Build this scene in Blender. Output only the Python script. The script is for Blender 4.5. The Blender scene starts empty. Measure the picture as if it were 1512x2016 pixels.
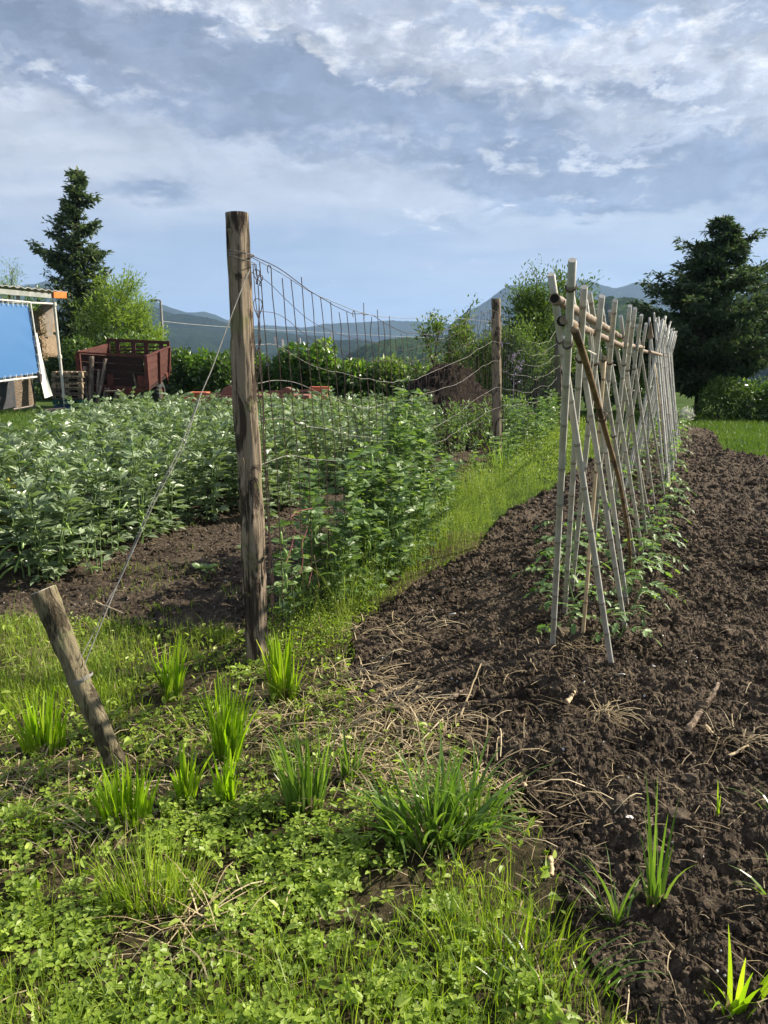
import bpy, math, random
import numpy as np
from mathutils import Vector
from math import radians, sin, cos, pi, atan2, sqrt, exp, asin, degrees

# ------------------------------------------------------------------ camera, world, sun
SC = bpy.context.scene
COL = SC.collection
FPX, PITCH, HC = 1523.0, radians(11.4), 1.6
cam_d = bpy.data.cameras.new("camera")
cam = bpy.data.objects.new("camera", cam_d); COL.objects.link(cam)
cam.location = (0, 0, HC); cam.rotation_euler = (pi/2 - PITCH, 0, 0)
cam_d.sensor_fit = 'VERTICAL'; cam_d.sensor_height = 24.0; cam_d.lens = 24.0*FPX/2016.0
cam_d.clip_start = 0.05; cam_d.clip_end = 40000
SC.camera = cam
SC.view_settings.view_transform = 'Standard'; SC.view_settings.look = 'None'
SC.view_settings.gamma = 1.0; SC.view_settings.exposure = 1.35
SC.cycles.volume_bounces = 0; SC.cycles.max_bounces = 8; SC.cycles.transparent_max_bounces = 16
SC.cycles.transmission_bounces = 4; SC.cycles.diffuse_bounces = 3

SUN_AZ, SUN_EL = radians(70), radians(35)
sd = bpy.data.lights.new("sun", 'SUN'); sd.energy = 5.0; sd.angle = radians(0.5); sd.color = (1.0, 0.92, 0.76)
sun = bpy.data.objects.new("sun", sd); COL.objects.link(sun)
sv = Vector((sin(SUN_AZ)*cos(SUN_EL), cos(SUN_AZ)*cos(SUN_EL), sin(SUN_EL)))
sun.rotation_euler = sv.to_track_quat('Z', 'Y').to_euler()

def ray(px, py):
    x = (px-756.0)/FPX; y = (1008.0-py)/FPX
    return Vector((x, cos(PITCH)+sin(PITCH)*y, -sin(PITCH)+cos(PITCH)*y))
def G(px, py, z=0.0):
    d = ray(px, py); return Vector((0, 0, HC)) + d*((z-HC)/d.z)
def P(px, py, Y):
    d = ray(px, py); return Vector((0, 0, HC)) + d*(Y/d.y)
def onplane(px, py, A, B):
    d = ray(px, py); n = Vector((B.y-A.y, A.x-B.x, 0))
    t = n.dot(Vector((A.x, A.y, 0)))/n.dot(d)
    return Vector((0, 0, HC)) + d*t

# ---- node helper
class NT:
    def __init__(s, tree): s.t = tree; s.n = tree.nodes; s.l = tree.links
    def new(s, typ, **kw):
        n = s.n.new(typ)
        for k, v in kw.items(): setattr(n, k, v)
        return n
    def put(s, sock, v):
        if v is None: return
        if isinstance(v, bpy.types.NodeSocket): s.l.new(v, sock)
        else:
            if isinstance(v, (tuple, list)) and len(v) == 3 and sock.type == 'RGBA': v = tuple(v)+(1,)
            sock.default_value = v
    def m(s, op, a, b=None, c=None, clamp=False):
        n = s.new('ShaderNodeMath', operation=op); n.use_clamp = clamp
        s.put(n.inputs[0], a); s.put(n.inputs[1], b)
        if c is not None: s.put(n.inputs[2], c)
        return n.outputs[0]
    def mix(s, f, a, b, blend='MIX'):
        n = s.new('ShaderNodeMix', data_type='RGBA', blend_type=blend)
        s.put(n.inputs[0], f); s.put(n.inputs[6], a); s.put(n.inputs[7], b); return n.outputs[2]
    def ss(s, v, lo, hi, a=0.0, b=1.0):
        n = s.new('ShaderNodeMapRange', interpolation_type='SMOOTHSTEP')
        s.put(n.inputs[0], v); s.put(n.inputs[1], lo); s.put(n.inputs[2], hi); s.put(n.inputs[3], a); s.put(n.inputs[4], b)
        return n.outputs[0]
    def noise(s, vec, scale, detail=4, rough=0.55, dist=0.0, out=0):
        n = s.new('ShaderNodeTexNoise'); s.put(n.inputs['Vector'], vec)
        n.inputs['Scale'].default_value = scale; n.inputs['Detail'].default_value = detail
        n.inputs['Roughness'].default_value = rough; n.inputs['Distortion'].default_value = dist
        return n.outputs[out]
    def comb(s, x, y, z):
        n = s.new('ShaderNodeCombineXYZ'); s.put(n.inputs[0], x); s.put(n.inputs[1], y); s.put(n.inputs[2], z); return n.outputs[0]
    def sep(s, v):
        n = s.new('ShaderNodeSeparateXYZ'); s.put(n.inputs[0], v); return n.outputs
    def ramp(s, f, stops):
        n = s.new('ShaderNodeValToRGB'); s.put(n.inputs[0], f); r = n.color_ramp
        while len(r.elements) < len(stops): r.elements.new(0.5)
        for e, (p, c) in zip(r.elements, stops): e.position = p; e.color = tuple(c)+(1,)
        return n.outputs[0]
    def mapv(s, v, scale):
        n = s.new('ShaderNodeMapping'); s.put(n.inputs[0], v); n.inputs[3].default_value = scale; return n.outputs[0]

def srgb(r, g, b):
    return tuple(((c/255.0)/12.92 if c/255.0 <= 0.04045 else ((c/255.0+0.055)/1.055)**2.4) for c in (r, g, b))

# ---- sky with clouds
def make_world():
    w = bpy.data.worlds.new("World"); SC.world = w; w.use_nodes = True
    t = NT(w.node_tree); t.n.clear()
    STR = 0.1
    tc = t.new('ShaderNodeTexCoord').outputs['Generated']
    nrm = t.new('ShaderNodeVectorMath', operation='NORMALIZE'); t.put(nrm.inputs[0], tc)
    x, y, z = t.sep(nrm.outputs[0])
    az = t.m('MULTIPLY', t.m('ARCTAN2', x, y), 57.2958)
    el = t.m('MULTIPLY', t.m('ARCSINE', z), 57.2958)
    zz = t.m('ADD', t.m('MAXIMUM', z, 0.0), 0.10)
    plane = t.comb(t.m('DIVIDE', x, zz), t.m('DIVIDE', y, zz), 0.0)
    ae = t.comb(t.m('MULTIPLY', az, 0.045), t.m('MULTIPLY', el, 0.11), 3.0)
    nA = t.noise(ae, 2.2, 6, 0.60, 0.25)
    nB = t.noise(t.comb(t.m('MULTIPLY', az, 0.07), t.m('MULTIPLY', el, 0.13), 9.0), 6.0, 8, 0.64, 0.3)
    nC = t.noise(t.comb(t.m('MULTIPLY', az, 0.02), t.m('MULTIPLY', el, 0.13), 5.0), 3.0, 5, 0.5, 0.1)
    wx = t.m('MULTIPLY', t.m('SUBTRACT', nA, 0.5), 7.0)
    wn = t.noise(ae, 5.0, 6, 0.62, 0.3)
    wy = t.m('MULTIPLY', t.m('SUBTRACT', wn, 0.5), 5.0)
    azd = t.m('ADD', az, wx); eld = t.m('ADD', el, wy)
    def pxae(px, py):
        d = ray(px, py).normalized(); return degrees(atan2(d.x, d.y)), degrees(asin(d.z))
    def blobs(lst):
        tot = None
        for px, py, rx, ry, rot, wt in lst:
            a0, e0 = pxae(px, py); sx = rx/26.5*1.0; sy = ry/28.0
            dx = t.m('SUBTRACT', azd, a0); dy = t.m('SUBTRACT', eld, e0)
            c, s_ = cos(radians(rot)), sin(radians(rot))
            u = t.m('ADD', t.m('MULTIPLY', dx, c/sx), t.m('MULTIPLY', dy, s_/sx))
            v = t.m('ADD', t.m('MULTIPLY', dx, -s_/sy), t.m('MULTIPLY', dy, c/sy))
            r2 = t.m('ADD', t.m('MULTIPLY', u, u), t.m('MULTIPLY', v, v))
            g = t.m('MULTIPLY', t.m('POWER', 2.718, t.m('MULTIPLY', r2, -1.0)), wt)
            tot = g if tot is None else t.m('ADD', tot, g)
        return tot
    dark = blobs([(250, 130, 420, 70, -8, 1.0), (620, 190, 420, 75, -10, 1.0), (60, 60, 260, 55, 0, .7), (860, 235, 240, 45, -8, .6),
                  (1090, 355, 180, 36, -4, 1.2), (1450, 325, 170, 42, 0, 1.3), (1160, 405, 130, 20, 0, .9),
                  (270, 372, 130, 20, 0, .6), (1250, 180, 200, 34, -10, .65), (1480, 40, 120, 45, 0, .6),
                  (1270, 267, 38, 5, 0, .5), (1500, 430, 70, 30, 0, .6), (980, 90, 150, 30, -12, .35)])
    blue = blobs([(1150, 25, 190, 45, 0, 1.8), (640, 490, 330, 60, 0, 1.0), (350, 500, 260, 60, 0, .7), (850, 590, 360, 30, 0, .35), (780, 10, 120, 30, 0, .35)])
    lite = blobs([(700, 60, 330, 42, -8, .8), (1020, 50, 110, 30, -20, 1.0), (1200, 120, 170, 38, -14, 1.0), (640, 115, 130, 10, -14, .7),
                  (1000, 180, 240, 30, -12, .5), (1380, 130, 190, 60, -8, .9), (1330, 50, 90, 40, -10, .6), (150, 150, 200, 30, -4, .55), (420, 20, 150, 25, 0, .5),
                  (880, 428, 95, 11, -3, 1.0), (1090, 300, 130, 20, 0, .6), (1230, 325, 90, 14, 0, .8), (1200, 385, 110, 12, 0, .6),
                  (1450, 245, 130, 18, -12, .7), (890, 455, 120, 6, 0, .7), (990, 398, 25, 6, 0, .7), (900, 521, 70, 5, 0, .6), (1120, 524, 80, 5, 0, .5),
                  (640, 570, 120, 5, 0, .6), (860, 300, 300, 60, -5, .35), (1480, 120, 80, 60, 0, .4)])
    sky = t.new('ShaderNodeTexSky', sky_type='NISHITA'); sky.sun_disc = False
    sky.sun_elevation = SUN_EL; sky.sun_rotation = SUN_AZ; sky.altitude = 400
    k = 1.0/STR/2**1.35*1.06
    def C(r, g, b): return tuple(c*k for c in srgb(r, g, b))
    base = t.ramp(t.m('DIVIDE', el, 60.0, clamp=True), [(0.0, srgb(176, 190, 202)), (0.07, srgb(168, 184, 203)), (0.12, srgb(182, 191, 205)), (0.17, srgb(202, 204, 211)), (0.30, srgb(202, 203, 210)), (0.45, srgb(188, 192, 204)), (1.0, srgb(150, 166, 196))])
    base = t.mix(1.0, base, (k, k, k), 'MULTIPLY')
    base = t.mix(0.04, base, sky.outputs[0])
    base = t.mix(t.m('MULTIPLY', t.ss(nC, .42, .64), 0.6), base, C(212, 214, 219))
    base = t.mix(t.m('MULTIPLY', blue, 0.5, clamp=True), base, C(146, 168, 200))
    pl2 = t.noise(t.mapv(plane, (1.0, 1.7, 1)), 1.6, 9, .62, .35)
    base = t.mix(1.0, base, t.ramp(pl2, [(0.30, (.84, .865, .90)), (0.5, (1, 1, 1)), (0.70, (1.14, 1.12, 1.09))]), 'MULTIPLY')
    dk = t.m('MULTIPLY', dark, t.ss(nB, .25, .62, .55, 1.2), clamp=True)
    base = t.mix(t.m('MULTIPLY', t.ss(dk, .05, .85), 0.88), base, t.mix(t.ss(nA, .3, .7), C(106, 123, 152), C(136, 146, 168)))
    lt = t.m('MULTIPLY', lite, t.ss(nB, .42, .60, 0.0, 1.5), clamp=True)
    base = t.mix(t.m('MULTIPLY', t.ss(lt, .05, 1.0), 0.92), base, t.mix(t.ss(nB, .48, .70), C(200, 205, 217), C(246, 245, 244)))
    def relief(sx, sy, sc_, da, de, det, off):
        p1 = t.comb(t.m('MULTIPLY', azd, sx), t.m('MULTIPLY', eld, sy), off); p2 = t.comb(t.m('MULTIPLY', t.m('ADD', azd, da), sx), t.m('MULTIPLY', t.m('ADD', eld, de), sy), off)
        return t.m('SUBTRACT', t.noise(p1, sc_, det, .58, .2), t.noise(p2, sc_, det, .58, .2))
    r1 = relief(.05, .10, 5.0, .5, .75, 7, 2.0); r2 = relief(.035, .09, 2.2, .8, 1.1, 6, 7.0)
    rr = t.m('ADD', t.m('MULTIPLY', r1, 1.7), t.m('MULTIPLY', r2, 1.8))
    puff = t.m('MINIMUM', t.m('ADD', t.m('ADD', dark, lite), t.ss(el, 4.0, 16.0, .10, .45)), 1.0)
    rm = t.m('ADD', 1.0, t.m('MULTIPLY', t.m('MULTIPLY', rr, puff), .72)); rm = t.m('MINIMUM', t.m('MAXIMUM', rm, .70), 1.42)
    base = t.mix(1.0, base, t.comb(rm, rm, rm), 'MULTIPLY')
    # glow of bright veiled sky towards the sun (the sun's side of a real sky)
    bg = t.new('ShaderNodeBackground'); t.put(bg.inputs[0], base); bg.inputs[1].default_value = STR
    out = t.new('ShaderNodeOutputWorld'); t.l.new(bg.outputs[0], out.inputs[0])
    w.cycles.sampling_method = 'MANUAL'; w.cycles.sample_map_resolution = 512
make_world()

# ------------------------------------------------------------------ tagging and mesh helpers
rng = np.random.default_rng(7); random.seed(7)
def tag(o, label=None, cat=None, group=None, kind=None):
    if label: o['label'] = label
    if cat: o['category'] = cat
    if group: o['group'] = group
    if kind: o['kind'] = kind
    return o
def empty(name, loc=(0, 0, 0)):
    o = bpy.data.objects.new(name, None); o.location = loc; o.empty_display_size = .2; COL.objects.link(o); return o
def copy_tree(o, parent=None, loc=None, rz=None, sc=None):
    c = o.copy(); COL.objects.link(c); c.parent = parent
    if loc is not None: c.location = loc
    if rz is not None: c.rotation_euler = (c.rotation_euler[0], c.rotation_euler[1], rz)
    if sc is not None: c.scale = (sc[0], sc[1], sc[2])
    for ch in o.children: copy_tree(ch, c)
    return c

class MB:
    def __init__(s): s.v = []; s.nv = 0; s.f = []; s.a = []
    def add(s, V, faces, a=0.5):
        V = np.asarray(V, float).reshape(-1, 3)
        if isinstance(faces, np.ndarray): fl = [faces]
        else:
            d = {}
            for f in faces: d.setdefault(len(f), []).append(f)
            fl = [np.array(x, int) for x in d.values()]
        for f in fl:
            s.f.append(f + s.nv); s.a.append(np.full(len(f), a) if np.isscalar(a) else np.asarray(a, float))
        s.v.append(V); s.nv += len(V); return s
    def inst(s, tv, tf, M, T, a=None):
        """many copies of a template: M (N,3,3) T (N,3)"""
        N = len(T)
        if N == 0: return s
        V = np.einsum('nij,kj->nki', M, tv) + T[:, None, :]
        if a is None: a = rng.random(N)
        F = (tf[None] + (np.arange(N)*len(tv))[:, None, None]).reshape(-1, tf.shape[1])
        s.f.append(F + s.nv); s.a.append(np.repeat(a, len(tf))); s.v.append(V.reshape(-1, 3)); s.nv += N*len(tv); return s
    def box(s, c, size, R=None, a=0.5):
        v = np.array([[x, y, z] for x in (-.5, .5) for y in (-.5, .5) for z in (-.5, .5)])*np.array(size)
        if R is not None: v = v @ np.array(R).T
        return s.add(v+np.array(c), np.array([[0, 1, 3, 2], [4, 6, 7, 5], [0, 4, 5, 1], [2, 3, 7, 6], [0, 2, 6, 4], [1, 5, 7, 3]]), a)
    def slab(s, A, B, w, t, up=(0, 0, 1), a=0.5):
        """bar from A to B, width w (across), thickness t"""
        A = np.array(A, float); B = np.array(B, float); d = B-A; L = np.linalg.norm(d); d /= L
        up = np.array(up, float); n = np.cross(d, up); n /= np.linalg.norm(n); u = np.cross(n, d)
        R = np.stack([d, n, u], 1)
        return s.box((A+B)/2, (L, w, t), R, a)
    def hexa(s, q1, q2, a=0.5):
        """solid between two matching quads"""
        v = np.array([list(p) for p in q1]+[list(p) for p in q2], float)
        return s.add(v, np.array([[3, 2, 1, 0], [4, 5, 6, 7], [0, 1, 5, 4], [1, 2, 6, 5], [2, 3, 7, 6], [3, 0, 4, 7]]), a)
    def tube(s, pts, rad, seg=8, cap=True, a=0.5, nf=None):
        pts = np.array([list(p) for p in pts], float); n = len(pts)
        rad = np.full(n, rad) if np.isscalar(rad) else np.asarray(rad, float)
        tg = np.gradient(pts, axis=0); tg /= np.linalg.norm(tg, axis=1)[:, None]+1e-12
        ref = np.array([0, 0, 1.]) if abs(tg[0][2]) < .8 else np.array([1., 0, 0])
        th = np.arange(seg)*2*pi/seg; V = []
        u = np.cross(tg[0], ref); u /= np.linalg.norm(u)
        for i in range(n):
            u = u - tg[i]*u.dot(tg[i]); u /= np.linalg.norm(u); w = np.cross(tg[i], u)
            r = rad[i]*(np.ones(seg) if nf is None else nf(i/(n-1), th))
            V.append(pts[i] + (np.cos(th)*r)[:, None]*u + (np.sin(th)*r)[:, None]*w)
        V = np.concatenate(V); i = np.arange(n-1)[:, None]*seg; j = np.arange(seg)[None]; k = (j+1) % seg
        F = np.stack([(i+j), (i+k), (i+seg+k), (i+seg+j)], -1).reshape(-1, 4)
        s.add(V, F, a)
        if cap:
            s.f.append(np.array([list(range(seg))[::-1]]) + s.nv-len(V)); s.a.append(np.array([.99 if cap == 2 else (a if np.isscalar(a) else .5)]))
            s.f.append(np.array([[(n-1)*seg+q for q in range(seg)]]) + s.nv-len(V)); s.a.append(np.array([.99 if cap == 2 else .5]))
        return s
    def build(s, name, mat, parent=None, smooth=False, loc=None):
        me = bpy.data.meshes.new(name)
        V = np.concatenate(s.v).astype(np.float32)
        if parent is not None and loc is None:
            pass
        lt = np.concatenate([np.full(len(f), f.shape[1]) for f in s.f]); lv = np.concatenate([f.ravel() for f in s.f])
        at = np.concatenate(s.a).astype(np.float32)
        me.vertices.add(len(V)); me.vertices.foreach_set('co', V.ravel())
        me.loops.add(len(lv)); me.loops.foreach_set('vertex_index', lv.astype(np.int32))
        me.polygons.add(len(lt)); ls = np.concatenate([[0], np.cumsum(lt)[:-1]]).astype(np.int32)
        me.polygons.foreach_set('loop_start', ls)
        me.update(calc_edges=True)
        ra = me.attributes.new('rnd', 'FLOAT', 'FACE'); ra.data.foreach_set('value', at)
        me.polygons.foreach_set('use_smooth', np.full(len(lt), bool(smooth)))
        me.validate(); me.update()
        for m in (mat if isinstance(mat, (list, tuple)) else [mat]): me.materials.append(m)
        o = bpy.data.objects.new(name, me); COL.objects.link(o)
        if parent is not None: o.parent = parent
        if loc is not None: o.location = loc
        return o

def rel(o, P0):
    """mesh given in world coordinates: make it local to its parent's location"""
    me = o.data; P0 = np.array(P0, np.float32); n = len(me.vertices); a = np.empty(n*3, np.float32)
    me.vertices.foreach_get('co', a); a = a.reshape(-1, 3)-P0; me.vertices.foreach_set('co', a.ravel()); me.update(); return o

# ---- noise in numpy
def _h(ix, iy, iz, seed):
    n = (ix.astype(np.int64)*374761393 + iy.astype(np.int64)*668265263 + iz.astype(np.int64)*2147483647 + seed*1274126177) & 0xffffffff
    n = ((n ^ (n >> 13))*1274126177) & 0xffffffff; n = ((n ^ (n >> 16))*2246822519) & 0xffffffff
    return ((n ^ (n >> 15)) & 0xffffff)/float(0xffffff)
def vnoise(x, y, z=0.0, seed=1):
    x = np.asarray(x, float); y = np.asarray(y, float); z = np.zeros_like(x)+z
    xi, yi, zi = np.floor(x), np.floor(y), np.floor(z); fx, fy, fz = x-xi, y-yi, z-zi
    fx = fx*fx*(3-2*fx); fy = fy*fy*(3-2*fy); fz = fz*fz*(3-2*fz); r = 0
    for a in (0, 1):
        for b in (0, 1):
            for c in (0, 1):
                w = (fx if a else 1-fx)*(fy if b else 1-fy)*(fz if c else 1-fz)
                r = r + w*_h(xi+a, yi+b, zi+c, seed)
    return r
def fbm(x, y, z=0.0, o=4, seed=1, g=.5):
    r = 0; amp = 1.0; tot = 0; f = 1.0
    for i in range(o): r = r+amp*vnoise(x*f, y*f, z*f if not np.isscalar(z) or z else 0.0, seed+i*17); tot += amp; amp *= g; f *= 2.03
    return r/tot
def clods(x, y, cell, amp, seed, dens=.8):
    gx, gy = x/cell, y/cell; ix, iy = np.floor(gx), np.floor(gy); best = np.zeros_like(x)
    zz = np.zeros_like(x)
    for a in (-1, 0, 1):
        for b in (-1, 0, 1):
            cx, cy = ix+a, iy+b
            px = cx+_h(cx, cy, zz, seed); py = cy+_h(cx, cy, zz, seed+5); r = .28+.5*_h(cx, cy, zz, seed+9)
            on = _h(cx, cy, zz, seed+13) < dens
            d2 = ((gx-px)**2+(gy-py)**2)/(r*r)
            h = np.sqrt(np.clip(1-d2, 0, 1))*r*on*1.3
            best = np.maximum(best, h)
    return best*amp

def frames(d, n):
    d = d/np.linalg.norm(d, axis=1)[:, None]; n = n - (n*d).sum(1)[:, None]*d
    n = n/(np.linalg.norm(n, axis=1)[:, None]+1e-9); y = np.cross(n, d)
    return np.stack([d, y, n], 2)
def leaf_t(w=.45, fold=.12, curl=.15):
    """leaf of length 1 along +x, z up"""
    mx = [0, .3, .68, 1.0]; m = [[x, 0, -curl*x*x] for x in mx]
    l = [[.28, w*.5, fold-curl*.08], [.66, w*.44, fold-curl*.43]]; r = [[p[0], -p[1], p[2]] for p in l]
    v = np.array(m+l+r)
    f = np.array([[0, 1, 4], [0, 6, 1], [1, 2, 5], [1, 5, 4], [1, 6, 7], [1, 7, 2], [2, 3, 5], [2, 7, 3]])
    return v, f
LEAF = leaf_t()
def blades(mb, base, az, h, lean, w, k=4, tipw=.12, att=None):
    """grass blades: base (N,3), azimuth, height(length), lean (radians of bending), width"""
    N = len(base); base = np.asarray(base)
    if N == 0: return
    t = np.linspace(0, 1, k+1)
    ang = lean[:, None]*(.25+t[None, :]*1.0)
    ds = h[:, None]/k
    rr = np.concatenate([np.zeros((N, 1)), np.cumsum(np.sin(ang[:, :-1])*ds, 1)], 1)
    zz = np.concatenate([np.zeros((N, 1)), np.cumsum(np.cos(ang[:, :-1])*ds, 1)], 1)
    ca, sa = np.cos(az)[:, None], np.sin(az)[:, None]
    cx = base[:, 0:1]+rr*ca; cy = base[:, 1:2]+rr*sa; cz = base[:, 2:3]+zz
    tw = rng.uniform(-1.2, 1.2, (N, 1)) + pi/2
    wx = np.cos(az[:, None]+tw); wy = np.sin(az[:, None]+tw)
    prof = (1-(t**2.2)*(1-tipw))[None, :]*(.6+.4*np.minimum(1, t*4))[None, :]*w[:, None]*.5
    L = np.stack([cx-wx*prof, cy-wy*prof, cz], -1); R = np.stack([cx+wx*prof, cy+wy*prof, cz+prof*.3], -1)
    V = np.stack([L, R], 2).reshape(-1, 3)
    b = (np.arange(N)*2*(k+1))[:, None]+(np.arange(k)*2)[None]
    F = np.stack([b, b+1, b+3, b+2], -1).reshape(-1, 4)
    if att is None: att = rng.random(N)
    mb.f.append(F+mb.nv); mb.a.append(np.repeat(att, k)); mb.v.append(V); mb.nv += len(V)
def ranrot(N, tilt=.6):
    az = rng.uniform(0, 2*pi, N); n = np.stack([rng.normal(0, tilt, N), rng.normal(0, tilt, N), np.ones(N)], 1)
    d = np.stack([np.cos(az), np.sin(az), np.zeros(N)], 1); return frames(d, n)

# ------------------------------------------------------------------ materials
def newmat(name):
    m = bpy.data.materials.new(name); m.use_nodes = True; t = NT(m.node_tree); t.n.clear()
    o = t.new('ShaderNodeOutputMaterial'); return m, t, o
def princ(t, col, rough=.6, spec=.3, metal=0.0, bump=None, bstr=.5, bdist=.01):
    p = t.new('ShaderNodeBsdfPrincipled'); t.put(p.inputs['Base Color'], col); t.put(p.inputs['Roughness'], rough)
    p.inputs['Specular IOR Level'].default_value = spec; p.inputs['Metallic'].default_value = metal
    if bump is not None:
        b = t.new('ShaderNodeBump'); t.put(b.inputs['Height'], bump); b.inputs['Strength'].default_value = bstr; b.inputs['Distance'].default_value = bdist
        t.l.new(b.outputs[0], p.inputs['Normal'])
    return p
def objco(t): return t.new('ShaderNodeTexCoord').outputs['Object']
def wpos(t): return t.new('ShaderNodeNewGeometry').outputs['Position']
def attr(t): return t.new('ShaderNodeAttribute', attribute_name='rnd').outputs['Fac']
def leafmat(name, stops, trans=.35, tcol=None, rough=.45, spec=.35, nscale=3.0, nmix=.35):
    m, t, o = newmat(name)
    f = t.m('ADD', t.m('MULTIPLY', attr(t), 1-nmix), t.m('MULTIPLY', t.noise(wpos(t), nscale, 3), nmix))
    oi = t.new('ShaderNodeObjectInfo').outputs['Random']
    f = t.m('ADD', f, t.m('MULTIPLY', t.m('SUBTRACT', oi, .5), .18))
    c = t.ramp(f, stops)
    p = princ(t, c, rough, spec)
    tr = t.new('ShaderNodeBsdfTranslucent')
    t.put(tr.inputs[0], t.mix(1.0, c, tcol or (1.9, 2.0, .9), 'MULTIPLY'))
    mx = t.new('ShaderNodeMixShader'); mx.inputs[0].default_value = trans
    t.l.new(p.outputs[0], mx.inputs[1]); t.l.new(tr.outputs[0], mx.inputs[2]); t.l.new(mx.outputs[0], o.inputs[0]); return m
def simple(name, c1, c2, scale=6, rough=.7, spec=.25, metal=0, stretch=(1, 1, 1), bstr=.3, bdist=.01, detail=6, usernd=0.0):
    m, t, o = newmat(name); v = t.mapv(objco(t), stretch); n = t.noise(v, scale, detail, .6)
    f = t.ss(n, .3, .7)
    if usernd: f = t.m('ADD', t.m('MULTIPLY', f, 1-usernd), t.m('MULTIPLY', attr(t), usernd))
    p = princ(t, t.mix(f, c1, c2), rough, spec, metal, n, bstr, bdist); t.l.new(p.outputs[0], o.inputs[0]); return m
def barkmat(name, c1, c2, c3, sc=1.0, moss=None, endc=None):
    m, t, o = newmat(name); v = objco(t)
    a = t.noise(t.mapv(v, (30*sc, 30*sc, 3*sc)), 1.6, 8, .68, .6); b = t.noise(t.mapv(v, (7*sc, 7*sc, 2.4*sc)), 1.3, 5, .6, 1.0)
    cr = t.noise(t.mapv(v, (60*sc, 60*sc, 2.2*sc)), 1.0, 6, .7)
    c = t.mix(t.ss(b, .44, .53), c1, c2); c = t.mix(t.ss(a, .55, .75), c, c3)
    c = t.mix(t.m('MULTIPLY', t.ss(cr, .50, .38), .75), c, tuple(x*.22 for x in c1))
    if moss: c = t.mix(t.m('MULTIPLY', t.ss(t.noise(v, 9*sc, 5), .56, .66), .6), c, moss)
    if endc: c = t.mix(t.ss(attr(t), .97, .985), c, endc)
    h = t.m('ADD', t.m('MULTIPLY', a, .5), t.m('MULTIPLY', cr, .8)); h = t.m('ADD', h, t.m('MULTIPLY', t.ss(b, .42, .5), .6))
    p = princ(t, c, .9, .12, 0, h, .9, .012/sc); t.l.new(p.outputs[0], o.inputs[0]); return m

M = {}
def soilmat(name, dark, light, stone=.5, sc=1.0):
    m, t, o = newmat(name); v = wpos(t); light0 = light
    n1 = t.noise(v, 3.0, 5, .6); n2 = t.noise(v, 40*sc, 6, .7); n3 = t.noise(v, 160*sc, 4, .7)
    n0 = t.noise(v, .9, 4, .6)
    light = t.mix(t.ss(n0, .40, .65), light, tuple(min(1, q*1.35) for q in light))
    dark2 = tuple(q for q in dark)
    c = t.mix(t.ss(n1, .35, .65), dark, tuple(a*.6+b*.4 for a, b in zip(dark, light0)))
    c = t.mix(t.ss(n2, .45, .75), c, light)
    vo = t.new('ShaderNodeTexVoronoi'); t.put(vo.inputs['Vector'], t.mapv(v, (1, 1, 1))); vo.inputs['Scale'].default_value = 55*sc
    st = t.m('MULTIPLY', t.ss(vo.outputs['Distance'], .22, .12), t.m('GREATER_THAN', t.sep(vo.outputs['Color'])[0], 1-.08*stone))
    c = t.mix(st, c, (.34, .30, .26))
    h = t.m('ADD', t.m('MULTIPLY', n2, 1.0), t.m('MULTIPLY', n3, .5))
    p = princ(t, c, .95, .1, 0, h, 1.0, .02); t.l.new(p.outputs[0], o.inputs[0]); return m
M['soil'] = soilmat('tilled_soil', (.031, .0225, .0155), (.215, .164, .118))
M['soil2'] = soilmat('garden_soil', (.034, .025, .018), (.17, .13, .095), 1.6)
M['lawnsoil'] = soilmat('lawn_base', (.035, .030, .016), (.13, .10, .055), .3)
M['clod'] = soilmat('soil_clod', (.042, .030, .021), (.27, .21, .152), .3, 1.5)
M['manure'] = soilmat('manure', (.011, .008, .006), (.050, .036, .027), .2, .6)
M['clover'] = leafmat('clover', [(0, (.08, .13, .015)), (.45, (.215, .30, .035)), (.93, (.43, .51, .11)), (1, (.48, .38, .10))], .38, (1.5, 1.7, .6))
M['grass'] = leafmat('grass_green', [(0, (.08, .13, .015)), (.5, (.18, .26, .028)), (.88, (.33, .41, .07)), (1, (.48, .41, .16))], .45, (1.5, 1.6, .5))
M['fine'] = leafmat('fine_weed', [(0, (.09, .16, .025)), (.5, (.22, .32, .05)), (1, (.40, .45, .12))], .4, (1.3, 1.3, .6))
M['farg_shade'] = leafmat('far_grass_shade_toned', [(0, (.05, .095, .015)), (.5, (.09, .155, .022)), (1, (.18, .24, .05))], .35, (1.3, 1.4, .6), .5, .3, .5, .5)  # greens darkened to stand in for tree shade over the far grass
M['tuft'] = leafmat('bright_tuft', [(0, (.12, .22, .01)), (.5, (.22, .36, .02)), (.84, (.34, .46, .04)), (1, (.50, .42, .16))], .55, (1.35, 1.4, .4), .4, .3)
M['lush'] = leafmat('lush_grass', [(0, (.06, .12, .02)), (.5, (.125, .21, .04)), (.85, (.21, .30, .085)), (1, (.42, .36, .16))], .42, (1.5, 1.6, .5), .35, .45)
M['straw'] = leafmat('straw', [(0, (.12, .085, .045)), (.5, (.33, .25, .14)), (1, (.60, .50, .32))], .15, (1.1, 1.0, .8), .6, .3)
M['bean'] = leafmat('bean_leaf', [(0, (.07, .105, .045)), (.35, (.155, .205, .11)), (.7, (.24, .31, .18)), (.97, (.34, .40, .27)), (1, (.50, .44, .10))], .27, (1.4, 1.6, .6), .40, .6)
M['beanlow'] = leafmat('bean_leaf_yellow', [(0, (.16, .20, .03)), (.5, (.36, .36, .05)), (1, (.55, .48, .10))], .35, (1.2, 1.1, .5))
M['stem'] = leafmat('green_stem', [(0, (.10, .17, .05)), (1, (.20, .28, .10))], .1)
M['pod'] = leafmat('pea_pod', [(0, (.16, .28, .06)), (1, (.30, .42, .12))], .25, (1.2, 1.3, .6), .35, .5)
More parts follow.
